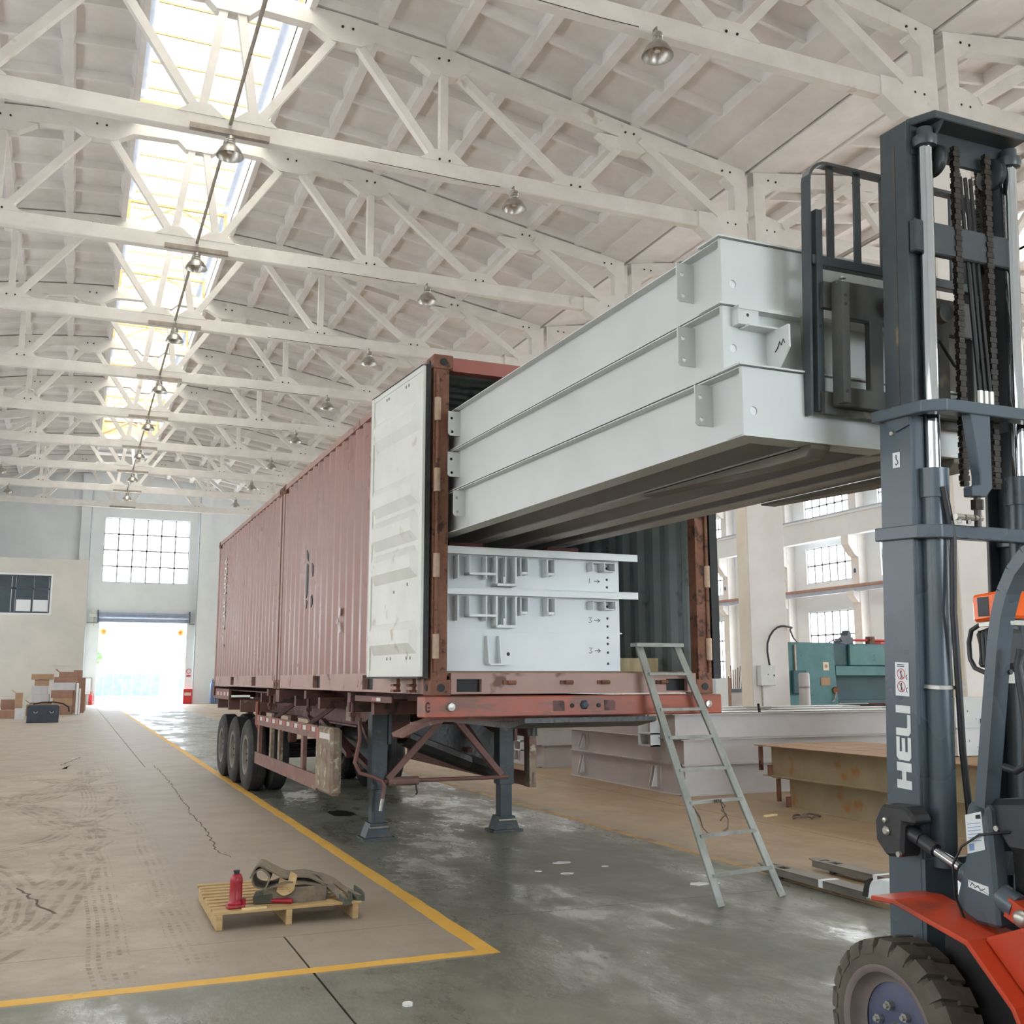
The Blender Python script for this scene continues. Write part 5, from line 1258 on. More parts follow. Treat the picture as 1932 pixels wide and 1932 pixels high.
ribbon([(-.20, -.12, .10), (-.17, -.12, .18), (-.22, -.10, .235), (-.27, -.08, .20), (-.26, -.08, .13), (-.18, -.1, .11), (-.05, -.1, .14), (.08, -.08, .12), (.2, -.06, .09)], .26, .010, AX).build('upper_fold', M['sling'], sl, 60)
ribbon([(-.29, -.08, .18), (-.24, -.08, .255), (-.16, -.08, .22), (-.06, -.08, .17), (.04, -.06, .165), (.12, -.04, .15), (.2, -.02, .11), (.27, 0, .08)], .26, .010, AX).build('upper_fold', M['sling'], sl, 60)
ribbon([(-.22, -.16, .055), (-.05, -.2, .055), (.10, -.21, .05), (.2, -.2, .045)], .012, .10, (0, 1, 0)).build('lower_band', M['sling'], sl, 60)
ribbon([(-.26, -.05, .02), (-.1, -.08, .045), (.08, -.1, .05), (.24, -.08, .03)], .22, .05, AX).build('lower_fold', M['sling2'], sl, 60)
ribbon([(-.06, -.20, .16), (-.02, -.22, .13), (-.08, -.21, .10), (-.13, -.2, .13)], .10, .008, (.3, .3, 1)).build('turned_end', M['pine'], sl, 60)
s2 = empty('lifting_sling', (1.76, 7.52, PH), 'grey sling eye with dark sleeve hanging over the pallet edge', 'sling')
ribbon([(-.12, .12, .15), (-.05, .05, .13), (.0, -.05, .06), (.03, -.14, .03), (.06, -.20, -.01)], .06, .010, (1, .2, 0)).build('eye_strap', M['sling'], s2, 60)
ribbon([(-.06, .2, .13), (.02, .1, .10), (.08, .0, .05), (.11, -.1, .03), (.10, -.18, .0)], .05, .010, (1, .2, 0)).build('eye_strap', M['sling'], s2, 60)
ribbon([(.02, -.17, .022), (.035, -.215, .005), (.065, -.225, .0), (.095, -.205, .005), (.10, -.16, .02)], .045, .012, (0, .2, 1)).build('eye_sleeve', M['sling2'], s2, 60)
ribbon([(.0, .22, .10), (.08, .1, .05), (.12, -.02, .03), (.15, -.12, .02), (.17, -.19, .01)], .045, .010, (1, .3, .2)).build('eye_strap', M['sling'], s2, 60)
ribbon([(.10, -.10, .03), (.12, -.17, .02), (.15, -.205, .015), (.185, -.19, .015), (.185, -.12, .03), (.16, -.02, .05)], .04, .012, (0, .2, 1)).build('eye_sleeve', M['sling2'], s2, 60)
br = MB(); br.cyl((1.255, 7.50, PH + .0185), (1.46, 7.385, PH + .0185), .0175, 12)
tag(br.build('jack_handle', M['jack'], None, 40), 'short red steel bar lying in front of the sling on the pallet', 'bar')
tag(MB().box(1.12, 1.28, 7.315, 7.345, PH + .0005, PH + .009).build('pine_offcut', M['pine2']), 'pale pine offcut lying on the front slat of the pallet', 'offcut')
# ---------------------------------------------------------------- hand pallet truck behind the ladder
pt = empty('hand_pallet_truck', (5.53, 6.4, 0), 'worn grey hand pallet truck with white frame behind the forklift', 'pallet truck')
for x in (-.06, .47):
    f = MB(); sl_ = rect(-.08, .08, -.12, 1.20)
    f.prism([(-.08, -.12), (.08, -.12), (.08, 1.12), (.05, 1.22), (-.05, 1.22), (-.08, 1.12)], 'xy', .078, .086, [rect(-.04, .04, .88, .99), rect(-.04, .04, 1.04, 1.10)])
    f.box(-.08, -.074, -.12, 1.14, .03, .08).box(.074, .08, -.12, 1.14, .03, .08)
    f.M = None
    o_ = f.build('fork', M['fork'], pt); o_.location.x = x
    for s in (-1, 1):
        w = MB().lathe([(.001, -.02), (.022, -.02), (.040, -.018), (.042, 0), (.040, .018), (.022, .02), (.001, .02)], ((x + s * .03, .93, .042), (1, 0, 0)), 18).build('roller', M['tyre'], pt, 40)
    b_ = MB(); b_.box(x - .055, x - .048, .88, .97, .03, .08).box(x + .048, x + .055, .88, .97, .03, .08); b_.build('roller_bracket', M['rim'], pt)
    MB().box(x - .081, x + .081, .35, .40, .031, .0875).build('white_band', M['paper'], pt)
MB().prism([(-.14, .05), (-.14, .10), (-.20, .18), (-.30, .21), (-.40, .21), (-.40, .05)], 'yz', -.15, .56, ()).build('frame', M['paper'], pt, bevel=.008)
for s in (-.14, .55): MB().prism([(-.10, .06), (-.16, .06), (-.20, .2), (-.14, .17)], 'yz', s - .012, s + .012).build('frame_arm', M['dark'], pt)
MB().cyl((.2, -.36, .3), (.2, -.36, .62), .06, 14).build('pump', M['hang'], pt, 40)
MB().tube([(.2, -.38, .35), (.2, -.48, .8), (.2, -.52, 1.1)], .018, 8).build('tow_bar', M['hang'], pt)
MB().tube([(.2 + .14 * cos(a), -.52, 1.18 + .09 * sin(a)) for a in [2 * pi * i / 16 for i in range(16)]], .014, 6, closed=True).build('handle', M['black'], pt, 60)
MB().cyl((.12, -.36, .09), (.28, -.36, .09), .09, 18).build('steering_wheel', M['tyre'], pt, 40)
# ---------------------------------------------------------------- steel stacks in the storage bay
def frame_layer(x, y, z, H, W, D_, label, fins, topm='steelg', brk=False, group='grey steel frames stacked in the storage bay'):
    r = empty('steel_girder', (x, y, z), label, 'girder', group)
    m = M['steelg']
    MB().box(.012, .022, .0, D_, .008, H - .008).build('side_web', m, r); MB().box(-.03, .09, -.0, D_, H - .009, H).build('side_top_flange', m, r); MB().box(-.03, .09, 0, D_, 0, .009).build('side_bottom_flange', m, r)
    MB().box(.02, W, .05, .062, .008, H - .008).build('front_web', m, r); MB().box(-.03, W, -.01, .12, H - .009, H).build('front_top_flange', m, r); MB().box(-.03, W, -.01, .12, 0, .009).build('front_bottom_flange', m, r)
    for yy in (D_ * .33, D_ * .66, D_ - .06):
        MB().box(.02, W, yy, yy + .012, .008, H - .008).build('inner_web', m, r); MB().box(.02, W, yy - .5, yy + .07, H - .009, H).build('top_plate', M[topm], r); MB().box(.02, W, yy - .06, yy + .07, 0, .009).build('inner_bottom_flange', m, r)
    for yy in fins:
        for dy in (0, .09):
            MB().prism([(.012, H - .06), (-.012, H - .06), (-.085, .07), (.012, .07)], 'xz', yy + dy, yy + dy + .010).build('gusset_fin', m, r); MB().bar((-.014, yy + dy + .005, H - .06), (-.087, yy + dy + .005, .07), .014, .006, (0, 1, 0)).build('fin_highlight', M['steelw2'], r)  # white bar paints a bright free edge on the grey fin
        MB().box(-.0, .012, yy - .10, yy + .28, .05, H - .04).build('doubler_plate', m, r)
    if brk:
        for yy in (.4, .75):
            MB().box(-.16, .0, yy, yy + .012, -.12, H - .02).build('bracket', M['steelw2'], r)
        MB().box(-.16, 0, .4, .76, -.12, -.1).build('bracket_foot', M['steelw2'], r); MB().box(-.16, 0, .4, .76, .05, .07).build('bracket_foot', M['steelw2'], r)
        MB().box(-.18, -.06, .14, .4, H - .09, H - .01).build('packing_block', M['cream'], r)
    return r
SG = 7.93
frame_layer(SG, 12.78, 0, .42, 5.6, 3.6, 'grey steel frame at the bottom of the stack behind the ladder, two pairs of fins', (.75, 3.1))
frame_layer(SG + .0, 12.80, .422, .345, 5.6, 3.58, 'grey steel frame second in the stack behind the ladder', (3.05,))
frame_layer(SG - .04, 12.95, .769, .345, 5.7, 3.3, 'grey steel frame on top of the stack behind the ladder, pale deck', (), 'steelw', True)
frame_layer(SG + .15, 17.9, 0, .40, 5.0, 2.5, 'grey steel frame at the bottom of the stack behind the right landing leg', (1.2,), group='grey steel frames behind the landing leg')
frame_layer(SG + .05, 17.95, .402, .36, 5.0, 2.5, 'grey steel frame on top of the stack behind the right landing leg', (.3,), brk=True, group='grey steel frames behind the landing leg')
def hbeam(x, y0, y1, z, H, fw, label, m, mt, nx=4, step=.42, cut=.28):
    r = empty('steel_girder', (x, y0, z), label, 'girder', 'tan primed girders')
    L_ = y1 - y0
    for i in range(nx):
        xx = i * step
        MB().box(xx + .05, xx + .062, 0, L_ - (cut if i == 0 else 0), .010, H - .010).build('web', m, r)
        MB().box(xx - .02, xx + step - .035, 0, L_, H - .010, H).build('top_flange', mt, r); MB().box(xx - .02, xx + .16, 0, L_ - cut * .6, 0, .010).build('bottom_flange', m, r)
    MB().box(-.02, .05, L_ - cut - .02, L_ - cut, .01, .14).build('end_lug', M['rust'], r); MB().box(-.01, .05, L_ - .10, L_ - .08, .06, H - .02).build('end_lug', M['rust'], r)
    return r
hbeam(8.43, 6.2, 11.45, 0, .365, .2, 'tan primed I-beam layer on the floor behind the ladder foot', M['steelt'], M['steelt'])
hbeam(8.41, 6.2, 11.78, .367, .385, .2, 'tan primed I-beam layer with rusty brown top, stacked on another', M['steelt'], M['steelto'])
# white frames standing right of the mast, seen beyond the forklift
for i, (z, H) in enumerate(((0, .46), (.462, .42), (.884, .38))):
    r = empty('steel_girder', (9.0, 5.4, z), 'white frame end in the stack right of the forklift mast, %s layer' % ('bottom', 'middle', 'top')[i], 'girder', 'white frames right of the mast') if False else None
for i, (z, H) in enumerate(((.76, .30), (1.062, .34))):
    r = empty('steel_girder', (9.12, 9.0, z), 'white drilled frame end %s, beyond the forklift mast' % ('above the tan girders' if i == 0 else 'topmost'), 'girder', 'white frames beyond the mast')
    MB().prism(rect(0, 1.6, 0, H), 'xz', 0, .012, [circ(.18, H * .55, .014, 10), circ(.30, H * .3, .011, 8)]).build('web_plate', M['steelw'], r)
    MB().box(0, 1.6, -.01, .35, H - .01, H).build('top_flange', M['steelw'], r); MB().box(0, 1.6, -.01, .35, 0, .008).build('bottom_flange', M['steelw'], r)
    MB().box(0, .012, .012, .35, .008, H - .01).build('side_web', M['steelw'], r)
    MB().box(.36, .52, -.09, 0, .05, .10).build('socket_box', M['dark'], r); MB().box(.36, .52, -.10, 0, .02, .05).build('socket_ledge', M['steelw2'], r)
# loose bits
tag(MB().box(-.11, .11, -.02, .02, 0, .02).build('wood_strip', M['pine2'], None, None, (7.75, 10.6, 0), .3), 'short pale wood strip on the tan floor near the tan girders', 'wood strip')
tag(MB().tube([(.16 * cos(a) + .03 * cos(3 * a), .10 * sin(a), .012 + .03 * abs(sin(2 * a))) for a in [2 * pi * i / 24 for i in range(24)]], .011, 6, closed=True).build('wire_coil', M['wire'], None, 60, (8.0, 10.25, 0)), 'small tangle of rusty wire on the tan floor', 'wire')
for i, (px, py, sx, sy, lb) in enumerate(((4.112, 8.714, .09, .035, 'white paper scrap on the grey lane, largest of the three below the bolster'), (3.93, 8.23, .06, .03, 'crescent white paper scrap on the grey lane'), (4.38, 8.4, .035, .02, 'small white paper scrap on the grey lane'), (4.707, 7.407, .08, .04, 'faint pale paper scrap near the ladder foot'), (1.65, 5.32, .028, .02, 'white bottle cap lying in the foreground floor'), (3.75, 8.42, .03, .02, 'tiny white chip on the grey lane'))):
    pts = [(px + sx * cos(a) * random.uniform(.8, 1.1), py + sy * sin(a) * random.uniform(.7, 1.2) * (1.6)) for a in [2 * pi * k / 12 for k in range(12)]]
    tag(MB().prism(pts, 'xy', .0005, .004 if i != 4 else .012).build('paper_scrap', M['scrap']), lb, 'scrap')
pts = [(3.12 + .17 * cos(a) * random.uniform(.7, 1.15), 12.9 + .36 * sin(a) * random.uniform(.7, 1.1)) for a in [2 * pi * k / 18 for k in range(18)]]
MB().prism(pts, 'xy', .0003, .001).build('oil_spot', mat('oil_black', S(16, 16, 18), S(24, 24, 26), 5, .35), fl)
# ---------------------------------------------------------------- press brake, switch box, far right
pb = empty('press_brake', (19.8, 26.0, 0), 'teal press brake machine by the window wall', 'machine')
MB().prism([(0, 0), (2.0, 0), (1.86, 1.3), (1.80, 2.70), (0, 2.70)], 'xz', 0, .12).build('side_plate', M['teal'], pb, bevel=.02)
MB().prism([(1.5, 0), (2.6, 0), (2.6, 2.70), (1.5, 2.70)], 'xz', 2.2, 2.32).build('side_plate', M['teal'], pb)
MB().box(1.80, 6.2, .15, .75, 1.98, 2.68).build('ram', M['teald'], pb, bevel=.02)
MB().box(2.45, 6.2, .05, .15, 2.0, 2.66).build('ram_cover', M['teal'], pb, bevel=.02)
MB().box(1.85, 6.2, .0, .35, 1.70, 1.98).build('ram_ledge', M['teal'], pb)
MB().box(1.9, 6.2, .45, .6, .9, 1.72).build('back_sheet', M['teald'], pb)
MB().box(1.9, 6.2, .0, .5, .85, .95).build('table', M['teald'], pb); MB().box(1.9, 6.2, .1, .4, 0, .82).build('bed', M['dark'], pb)
MB().box(.15, .65, -.12, 0, 1.15, 1.85).build('control_panel', M['teald'], pb, bevel=.02)
MB().box(.28, .34, -.06, 0, 1.85, 2.62).build('cable_tray', M['hang'], pb)
MB().box(1.36, 1.58, -.012, 0, 1.85, 2.1).build('caution_plate', M['cream'], pb, bevel=.01); MB().prism(circ(1.47, 1.98, .06, 10), 'xz', -.014, -.012).build('caution_print', M['card'], pb)
MB().box(1.25, 1.60, -.012, 0, 1.4, 1.64).build('rust_patch', M['card'], pb)
MB().prism(circ(1.78, 1.25, .11, 14), 'xz', -.05, 0).build('hand_wheel', M['rust'], pb); MB().tube([(1.78, -.05, 1.2), (1.68, -.06, .95), (1.6, -.06, .9)], .02, 6).build('wheel_arm', M['hang'], pb)
MB().prism([(2.25, 2.68), (2.75, 2.68), (2.75, 2.86), (2.68, 2.9), (2.66, 3.05), (2.58, 3.1), (2.55, 2.95), (2.42, 2.86), (2.25, 2.78)], 'xz', .2, .5).build('valve_block', M['dframe'], pb)
MB().cyl((2.75, .35, 2.8), (6.2, .35, 2.8), .04, 8).build('pressure_pipe', M['redm'], pb); MB().box(3.45, 3.65, .25, .45, 2.68, 2.92).build('pipe_clamp', M['rust'], pb)
MB().tube([(1.7, .1, 2.70), (1.95, .12, 2.8), (2.2, .15, 2.82), (2.3, .2, 2.76)], .018, 6).build('oil_hose', M['blackr'], pb)
rb = empty('red_machine', (26.6, 29.5, 0), 'red machine standing behind the press brake', 'machine')
MB().box(0, 1.2, 0, .8, 0, 2.98).build('body', M['redm'], rb, bevel=.03); MB().box(1.0, 1.8, 0, .8, 0, 3.4).build('tower', M['redm'], rb, bevel=.03); MB().box(.2, .9, -.02, 0, 2.2, 2.9).build('door', M['redm'], rb)
sb = empty('switch_box', (XR + .02, TR(1) - .23, 0), 'pale grey switch box on the near column', 'switch box')
MB().box(-.42, -.03, -.16, 0, 1.46, 1.90).build('body', M['boxg'], sb, bevel=.01); MB().box(-.09, -.065, -.17, -.16, 1.66, 1.70).build('lock', M['dark'], sb)
MB().prism([(-.25, 1.69), (-.215, 1.69), (-.2325, 1.72)], 'xz', -.163, -.16).build('warning_print', M['dark'], sb); MB().cyl((-.33, -.06, .02), (-.33, -.06, 1.46), .02, 8).build('cable_duct', M['hang'], sb)
tag(MB().tube([(14.165, 19.19, 1.90), (14.12, 19.19, 2.19), (14.13, 19.19, 2.38), (14.20, 19.19, 2.54), (14.30, 19.19, 2.66), (14.41, 19.19, 2.735), (14.51, 19.19, 2.765), (14.61, 19.2, 2.772), (14.86, 19.26, 2.745), (15.99, 20.8, 2.79), (17.93, 23.2, 2.71), (20.28, 26.08, 2.722)], .022, 8).build('power_cable', M['blackr'], None, 60), 'black power cable arching from the switch box to the press brake', 'cable')
bl = empty('round_bin', (XR + .66, TR(1) - .5, 0), 'slim grey-brown round bin standing right of the near column', 'bin')
MB().lathe([(.11, 0), (.12, .05), (.12, 1.7), (.1, 1.74)], n=20, caps=True).build('drum', M['steelg'], bl, 40); MB().lathe([(.121, 1.4), (.126, 1.42), (.121, 1.44)], n=20).build('hoop', M['hang'], bl)
wd = empty('cut_girder', (15.95, 24.0, 0), 'short white girder standing on end left of the near column', 'girder')
MB().box(0, .38, 0, .012, 0, 1.645).build('flange', M['steelw2'], wd); MB().box(0, .38, .5, .512, 0, 1.645).build('flange', M['steelw2'], wd); MB().box(.18, .192, .012, .5, 0, 1.645).build('web', M['steelw2'], wd); MB().box(.385, .48, 0, .5, 0, 1.63).build('packing_board', M['card2'], wd)
rk = empty('bar_rack', (16.55, 24.2, 0), 'grey rack of thin bars near the left side of the near column', 'rack')
MB().box(0, .7, 0, .7, .0, 1.25).build('tray', M['steelg'], rk); MB().box(-.02, .72, -.04, .74, 1.25, 1.33).build('rim', M['dframe'], rk)
for i in range(9): MB().cyl((.1 + .05 * i, .3, .9), (.02 + .08 * i, .35, 1.6 + .4 * random.random()), .012, 5).build('bar', M['wire'], rk)
tag(MB().cyl((9.6, 13.3, 1.116), (9.58, 13.3, 1.24), .02, 8).build('upright_pin', M['dark']), 'small black pin standing on the pale deck of the grey stack', 'pin')
mt_ = empty('metal_scrap', (10.6, 14.6, 1.116), 'little pile of metal offcuts on the pale deck', 'offcuts')
for i in range(7): MB().box(-.12, .12, -.02, .02, .0 + i * .006, .006 + i * .006).build('offcut', M['steelt'] if i % 2 else M['hang'], mt_, None, (random.uniform(-.4, .4), random.uniform(-.3, .3), 0), random.uniform(0, 3))
# ---------------------------------------------------------------- far doorway
sd = empty('roller_shutter', ((DX0 + DX1) / 2, YF - .012, 5.39), 'rolled-up blue-grey roller shutter above the far doorway', 'shutter')
hw = (DX1 - DX0) / 2 + .12
MB().cyl((-hw, -.22, .42), (hw, -.22, .42), .19, 22).build('roll', M['shut'], sd, 40)
for i in range(3): MB().box(-hw + .08, hw - .08, -.06, -.03, .02 + i * .1, .11 + i * .1).build('slat', M['shut'], sd)
MB().box(-hw, hw, -.28, -.02, .22, .24).build('guide_bar', M['paper'], sd)
for s in (-1, 1): MB().box(s * hw - .03, s * hw + .03, -.45, 0, -.05, .75).build('end_bracket', M['dframe'], sd)
MB().lathe([(.05, 0), (.17, 0), (.17, .08), (.05, .08)], ((-hw - .25, -.3, .68), (0, 1, 0)), 18, True).build('chain_wheel', M['boxg'], sd, 40); MB().box(-hw - .55, -hw - .05, -.35, -.1, .3, .5).build('motor', M['boxg'], sd); MB().cyl((-hw - .25, -.3, -.3), (-hw - .25, -.3, .5), .015, 6).build('pull_chain', M['hang'], sd)
for x, lb in ((DX0 + .25, 'left'), (DX1 - .3, 'right')):
    ln = empty('lantern', (x, YF + .75, 4.55), 'orange lantern hanging outside at the top %s of the far doorway' % lb, 'lantern', 'lanterns outside the doorway')
    MB().lathe([(.04, 0), (.2, .08), (.27, .25), (.2, .42), (.04, .5)], n=16, caps=True).build('shade', M['lant'], ln, 60); MB().cyl((0, 0, .5), (0, 0, .9), .01, 5).build('cord', M['dark'], ln); MB().box(-.02, .02, -.39, .03, .88, .92).build('wall_arm', M['dark'], ln); MB().cyl((0, 0, -.25), (0, 0, 0), .03, 6).build('tassel', M['lant'], ln)
tag(MB().box(7.0, 7.37, YF - .02, YF, 1.75, 2.42).build('no_smoking_sign', M['paper']), 'white sign with red ring on the wall right of the far doorway', 'sign')
sg = bpy.data.objects[-1] if False else [o for o in bpy.data.objects if o.name.startswith('no_smoking_sign')][0]
MB().prism(circ(7.185, 2.16, .17, 20), 'xz', YF - .028, YF - .02, [circ(7.185, 2.16, .13, 20)]).build('red_ring', M['signred'], sg); MB().bar((7.08, YF - .024, 2.26), (7.29, YF - .024, 2.06), .008, .035, (0, 1, 0)).build('red_slash', M['signred'], sg); MB().box(7.04, 7.33, YF - .026, YF - .02, 1.79, 1.9).build('red_caption', M['signred'], sg)
fb_ = empty('fire_box', (6.78, YF - .75, 0), 'red fire extinguisher box right of the far doorway', 'fire box')
MB().box(.05, .62, 0, .3, 0, .98).build('body', M['signred'], fb_, bevel=.02); MB().box(.12, .55, -.012, 0, .55, .75).build('front_label', M['tapew'], fb_); MB().box(.05, .62, -.02, 0, .94, .98).build('lid', M['signred'], fb_)
for i, (x, lb) in enumerate(((8.62, 'left'), (8.95, 'right'))):
    gc = empty('gas_cylinder', (x, YF - 1.4, 0), 'blue gas cylinder against the far wall, %s of two' % lb, 'gas cylinder', 'gas cylinders by the far wall')
    MB().lathe([(.14, 0), (.15, .03), (.15, 1.25), (.12, 1.4), (.05, 1.48), (.045, 1.52)], n=18, caps=True).build('body', M['gas'], gc, 40); MB().lathe([(.06, 1.5), (.06, 1.62), (.03, 1.66)], n=12, caps=True).build('cap', M['gas'], gc, 40)
ex = empty('fire_extinguisher', (1.12, YF - .4, 0), 'red fire extinguisher on the floor left of the far doorway', 'extinguisher')
MB().lathe([(.12, 0), (.13, .03), (.13, .55), (.10, .64), (.04, .70)], n=18, caps=True).build('body', M['signred'], ex, 40); MB().cyl((0, 0, .7), (0, 0, .82), .03, 8).build('valve', M['signred'], ex); MB().tube([(0, 0, .78), (.12, 0, .75), (.16, 0, .5), (.15, 0, .25)], .015, 6).build('hose', M['dark'], ex)
nb = empty('notice_board', (.60, YF - .12, .62), 'white notice board with grey frame left of the far doorway', 'notice board')
MB().box(-.02, .52, 0, .03, .0, 1.12).build('frame', M['hang'], nb); MB().box(.02, .48, -.01, 0, .04, 1.08).build('sheet', M['paper'], nb)
for x in (.0, .47): MB().box(x, x + .03, .0, .03, -.62, 0).build('leg', M['hang'], nb)
# ---------------------------------------------------------------- office block with window on the left
OY, OX = 64.2, .45
struct(MB().prism(rect(XL, OX, 0, 8.38), 'xz', OY, OY + .3, [rect(-6.6, -1.48, 5.30, 7.42)]).build('wall_office', M['wallo']))
struct(MB().box(OX - .3, OX, OY + .3, YF, 0, 8.38).build('wall_office_side', M['wallo']))
struct(MB().box(XL, OX - .3, OY + .3, YF, 8.1, 8.37).build('trim_5', M['wallo']))
ow = struct(MB().prism(rect(-6.7, -1.38, 5.2, 7.52), 'xz', OY - .03, OY + .05, [rect(-6.6, -1.48, 5.30, 7.42)]).build('window_90', M['wallw']))
fr = MB().prism(rect(-6.6, -1.48, 5.30, 7.42), 'xz', OY + .08, OY + .14, [rect(-6.54, -1.54, 5.36, 7.36)]); 
for x in (-2.38, -3.30, -3.42, -4.3, -5.2, -5.4): fr.box(x - .03, x + .03, OY + .08, OY + .14, 5.36, 7.36)
fr.box(-6.54, -1.54, OY + .08, OY + .14, 6.62, 6.72); fr.build('casement', M['dframe'], ow)
xsw = [-1.54, -2.35, -3.27, -3.45, -4.27, -5.17, -6.54]
for a, b in zip(xsw, xsw[1:]):
    for z0, z1 in ((5.36, 6.62), (6.72, 7.36)): MB().box(b + .02, a - .04, OY + .10, OY + .115, z0, z1).build('pane', M['glass'], ow)
for x0, x1 in ((-2.33, -1.58), (-3.2, -2.45)): MB().box(x0, x1, OY + .088, OY + .094, 5.4, 6.05).build('frosted_film', M['wallw'], ow)
do = struct(MB().prism([(-1.28, 0), (-1.20, 0), (-1.20, 2.40), (.02, 2.40), (.02, 0), (.10, 0), (.10, 2.50), (-1.28, 2.50)], 'xz', OY - .03, OY).build('door_2', M['wallo']))
# ---------------------------------------------------------------- pile of cartons and a crate
def carton(nm, x, y, z, w, d, h, rz, m, label, flap=False):
    r = empty(nm, (x, y, z), label, 'box', 'cartons piled by the office wall', rz)
    MB().box(-w / 2, w / 2, -d / 2, d / 2, 0, h).build('body', M[m], r, bevel=.006)
    MB().box(-w / 2 - .002, w / 2 + .002, -.03, .03, h * .55, h + .002).build('tape', M['cream'] if m != 'card3' else M['signblue'], r)
    if flap: MB().bar((-w / 2, -d / 2, h), (-w / 2 - .15, -d / 2 - .02, h + .12), d * .8, .006, (0, 0, 1)).build('flap', M[m], r)
    return r
cb = [(-1.35, 54.5, 0, .95, .8, .55, 'card2', 'brown carton at the foot of the pile behind the dark crate'), (-1.35, 54.5, .552, .75, .7, .40, 'card3', 'white printed carton on the brown one behind the dark crate'), (-1.42, 54.5, .954, .70, .7, .38, 'card3', 'second white printed carton up, blue tape'),
      (-1.35, 54.5, 1.336, .62, .6, .28, 'card', 'tan carton near the top of the white cartons'), (-1.34, 54.5, 1.618, .95, .7, .26, 'card', 'wide tan carton topping the white cartons'),
      (-.40, 54.2, 0, .9, .9, .42, 'card2', 'brown carton at the bottom of the middle stack'), (-.40, 54.2, .422, .85, .85, .34, 'card', 'tan carton with yellow label low in the middle stack'), (-.42, 54.2, .764, .95, .8, .36, 'card2', 'brown carton in the middle stack with a white label'),
      (-.36, 54.2, 1.126, .98, .8, .35, 'card3', 'white carton in the upper middle stack'), (-.32, 54.3, 1.478, 1.0, .8, .26, 'card2', 'flat brown carton high in the middle stack'), (-.25, 54.3, 1.74, .75, .7, .24, 'card2', 'brown carton on top of the middle stack'),
      (.28, 57.0, 0, .55, 1.2, 1.72, 'card2', 'tall brown carton standing at the right of the pile'), (.22, 57.0, 1.722, .42, .9, .36, 'card2', 'small brown carton on the tall one'), (.55, 60.5, 0, .28, .8, .85, 'card', 'narrow tan carton right of the tall brown one'),
      (-2.62, 52.0, 0, .55, .5, .75, 'card2', 'brown carton standing left of the pile'), (-2.16, 51.6, 0, .30, .4, 1.05, 'card', 'narrow upright tan carton left of the pile'), (-3.2, 52.6, 0, .7, .6, .32, 'card2', 'low brown carton at the far left edge'), (-2.45, 49.6, 0, .95, .6, .35, 'card2', 'low maroon-brown carton on the floor left of the crate'), (-1.95, 48.0, 0, .35, .5, .45, 'card3', 'grey-white carton partly behind the dark crate'), (-1.75, 53.2, 0, .30, .4, .5, 'card2', 'small brown carton between the left cartons')]
for i, (x, y, z, w, d, h, m, lb) in enumerate(cb): carton('carton', x, y, z, w, d, h, random.uniform(-.06, .06), m, lb, i in (0, 15, 10))
wp = empty('wrapped_panels', (.17, 53.9, 0), 'white plastic wrapped panels leaning at the right of the cartons', 'panels'); MB().box(.0, .10, -.4, .4, 0, 1.45).build('panel', M['wrap'], wp, bevel=.02); MB().box(.12, .2, -.35, .4, 0, 1.2).build('panel', M['wrap'], wp, bevel=.02)
for i, (x, y, rr) in enumerate(((-3.0, 51.2, .17), (-3.45, 52.0, .2))):
    bg_ = empty('white_bag', (x, y, 0), 'white plastic bag on the floor among the left cartons, %s one' % ('right' if i == 0 else 'left'), 'bag', 'white bags'); MB().lathe([(.02, 0), (rr, .05), (rr * 1.1, .25), (rr * .7, .5), (.05, .62)], n=14, caps=True).build('sack', M['wrap'], bg_, 60); MB().lathe([(.03, .6), (.08, .68), (.02, .7)], n=8).build('neck', M['wrap'], bg_)
cr = empty('storage_crate', (-.99, 44.4, 0), 'dark slate-blue storage crate standing in front of the cartons', 'crate', None, .02)
MB().box(-.56, .56, -.38, .38, 0, .62).build('body', M['crate'], cr, bevel=.01); MB().prism([(-.56, .62), (.56, .62), (.50, .66), (-.50, .66)], 'xz', -.36, .38).build('lid', M['crate'], cr)
for x in (-.26, .3): MB().tube([(x - .06, -.385, .42), (x - .05, -.40, .38), (x, -.405, .365), (x + .05, -.40, .38), (x + .06, -.385, .42)], .012, 6).build('handle', M['zinc'], cr)
tag(MB().tube([(-.5, .0, .0), (-.2, .1, .06), (.2, .1, .07), (.55, .0, .01), (.75, -.1, -.12), (.78, -.1, -.3)], .03, 6).build('folded_hose', M['dark'], None, 60, (-.85, 44.5, .69)), 'dark hose lying over the crate lid', 'hose')
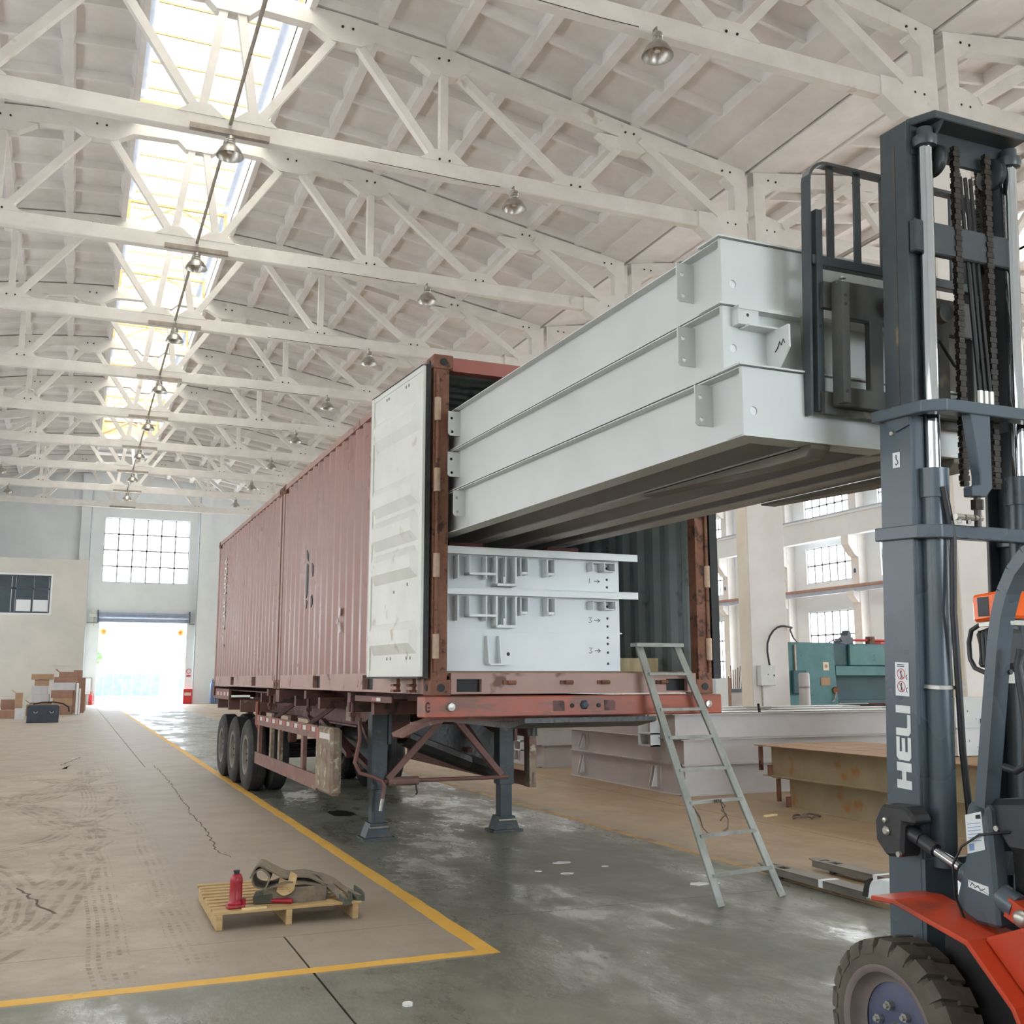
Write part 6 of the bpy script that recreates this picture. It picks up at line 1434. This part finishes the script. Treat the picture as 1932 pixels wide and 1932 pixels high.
# ---------------------------------------------------------------- outside the doorways
struct(MB().box(-60, 70, YF + .36, 160, -.35, -.02).build('ground_outside', M['outg'])); struct(MB().box(-40, 50, -60, YN - .36, -.35, -.02).build('ground_entrance', M['outg']))
ob = empty('office_building', (-6, 135, 0), 'white building with windows seen through the far doorway', 'building')
MB().prism(rect(0, 40, 0, 20), 'xz', 0, 8, [rect(3 + 4.2 * i, 5.4 + 4.2 * i, 2.6 + 4 * j, 4.6 + 4 * j) for i in range(8) for j in range(4)]).build('wall', M['outw'], ob)
for i in range(8):
    for j in range(4): MB().box(3 + 4.2 * i, 5.4 + 4.2 * i, .3, .4, 2.6 + 4 * j, 4.6 + 4 * j).build('window', M['outwin'], ob)
fn = empty('blue_fence', (-8, 112, 0), 'blue corrugated sheet fence outside the far doorway', 'fence')
for i in range(30):
    if i in (18, 19, 24): continue
    MB().box(i * .9, i * .9 + .86, 0, .05, 0, 2.2).build('sheet', M['fenceb'], fn)
for i in range(10): MB().box(i * 3 - .05, i * 3 + .05, .06, .16, 0, 2.3).build('post', M['crane'], fn)
hd = empty('shrub', (1.0, 108, 0), 'green shrub outside, low left in the far doorway', 'shrub')
lf = MB()
for i in range(700):
    a, b_, rr = random.uniform(0, 2 * pi), random.uniform(-1, 1), random.uniform(.75, 1)
    p = Vector((1.5 * rr * cos(a) * sqrt(1 - b_ * b_), 1.2 * rr * sin(a) * sqrt(1 - b_ * b_), 3.7 + 1.1 * rr * b_)); n = Vector((random.gauss(0, 1), random.gauss(0, 1), random.gauss(0, 1))).normalized(); u = n.orthogonal().normalized() * .16; v = n.cross(u).normalized() * .1
    lf.add([p - u, p - v, p + u, p + v], [(0, 1, 2, 3)])
lf.build('foliage', M['leaf'], hd)['kind'] = 'stuff'; MB().tube([(0, 0, 0), (.1, 0, 1.6), (0, .1, 3.4)], .09, 8).build('trunk', M['card2'], hd)
rp = empty('white_ramp', (-1.5, 106, 0), 'white stair ramp with railings outside, left in the far doorway', 'ramp')
MB().prism([(0, .2), (6, 3.2), (6, 2.8), (0, -.2 + .2)], 'xz', 0, 1.2).build('slab', M['outw'], rp)
for s in (0, 1.15): MB().bar((0, s, 1.2), (6, s, 4.2), .08, .08).build('handrail', M['outw'], rp)
for i in range(6): MB().box(.5 + i, .56 + i, .0, .06, .3 + .5 * i, 1.3 + .5 * i + .2).build('baluster', M['outw'], rp)
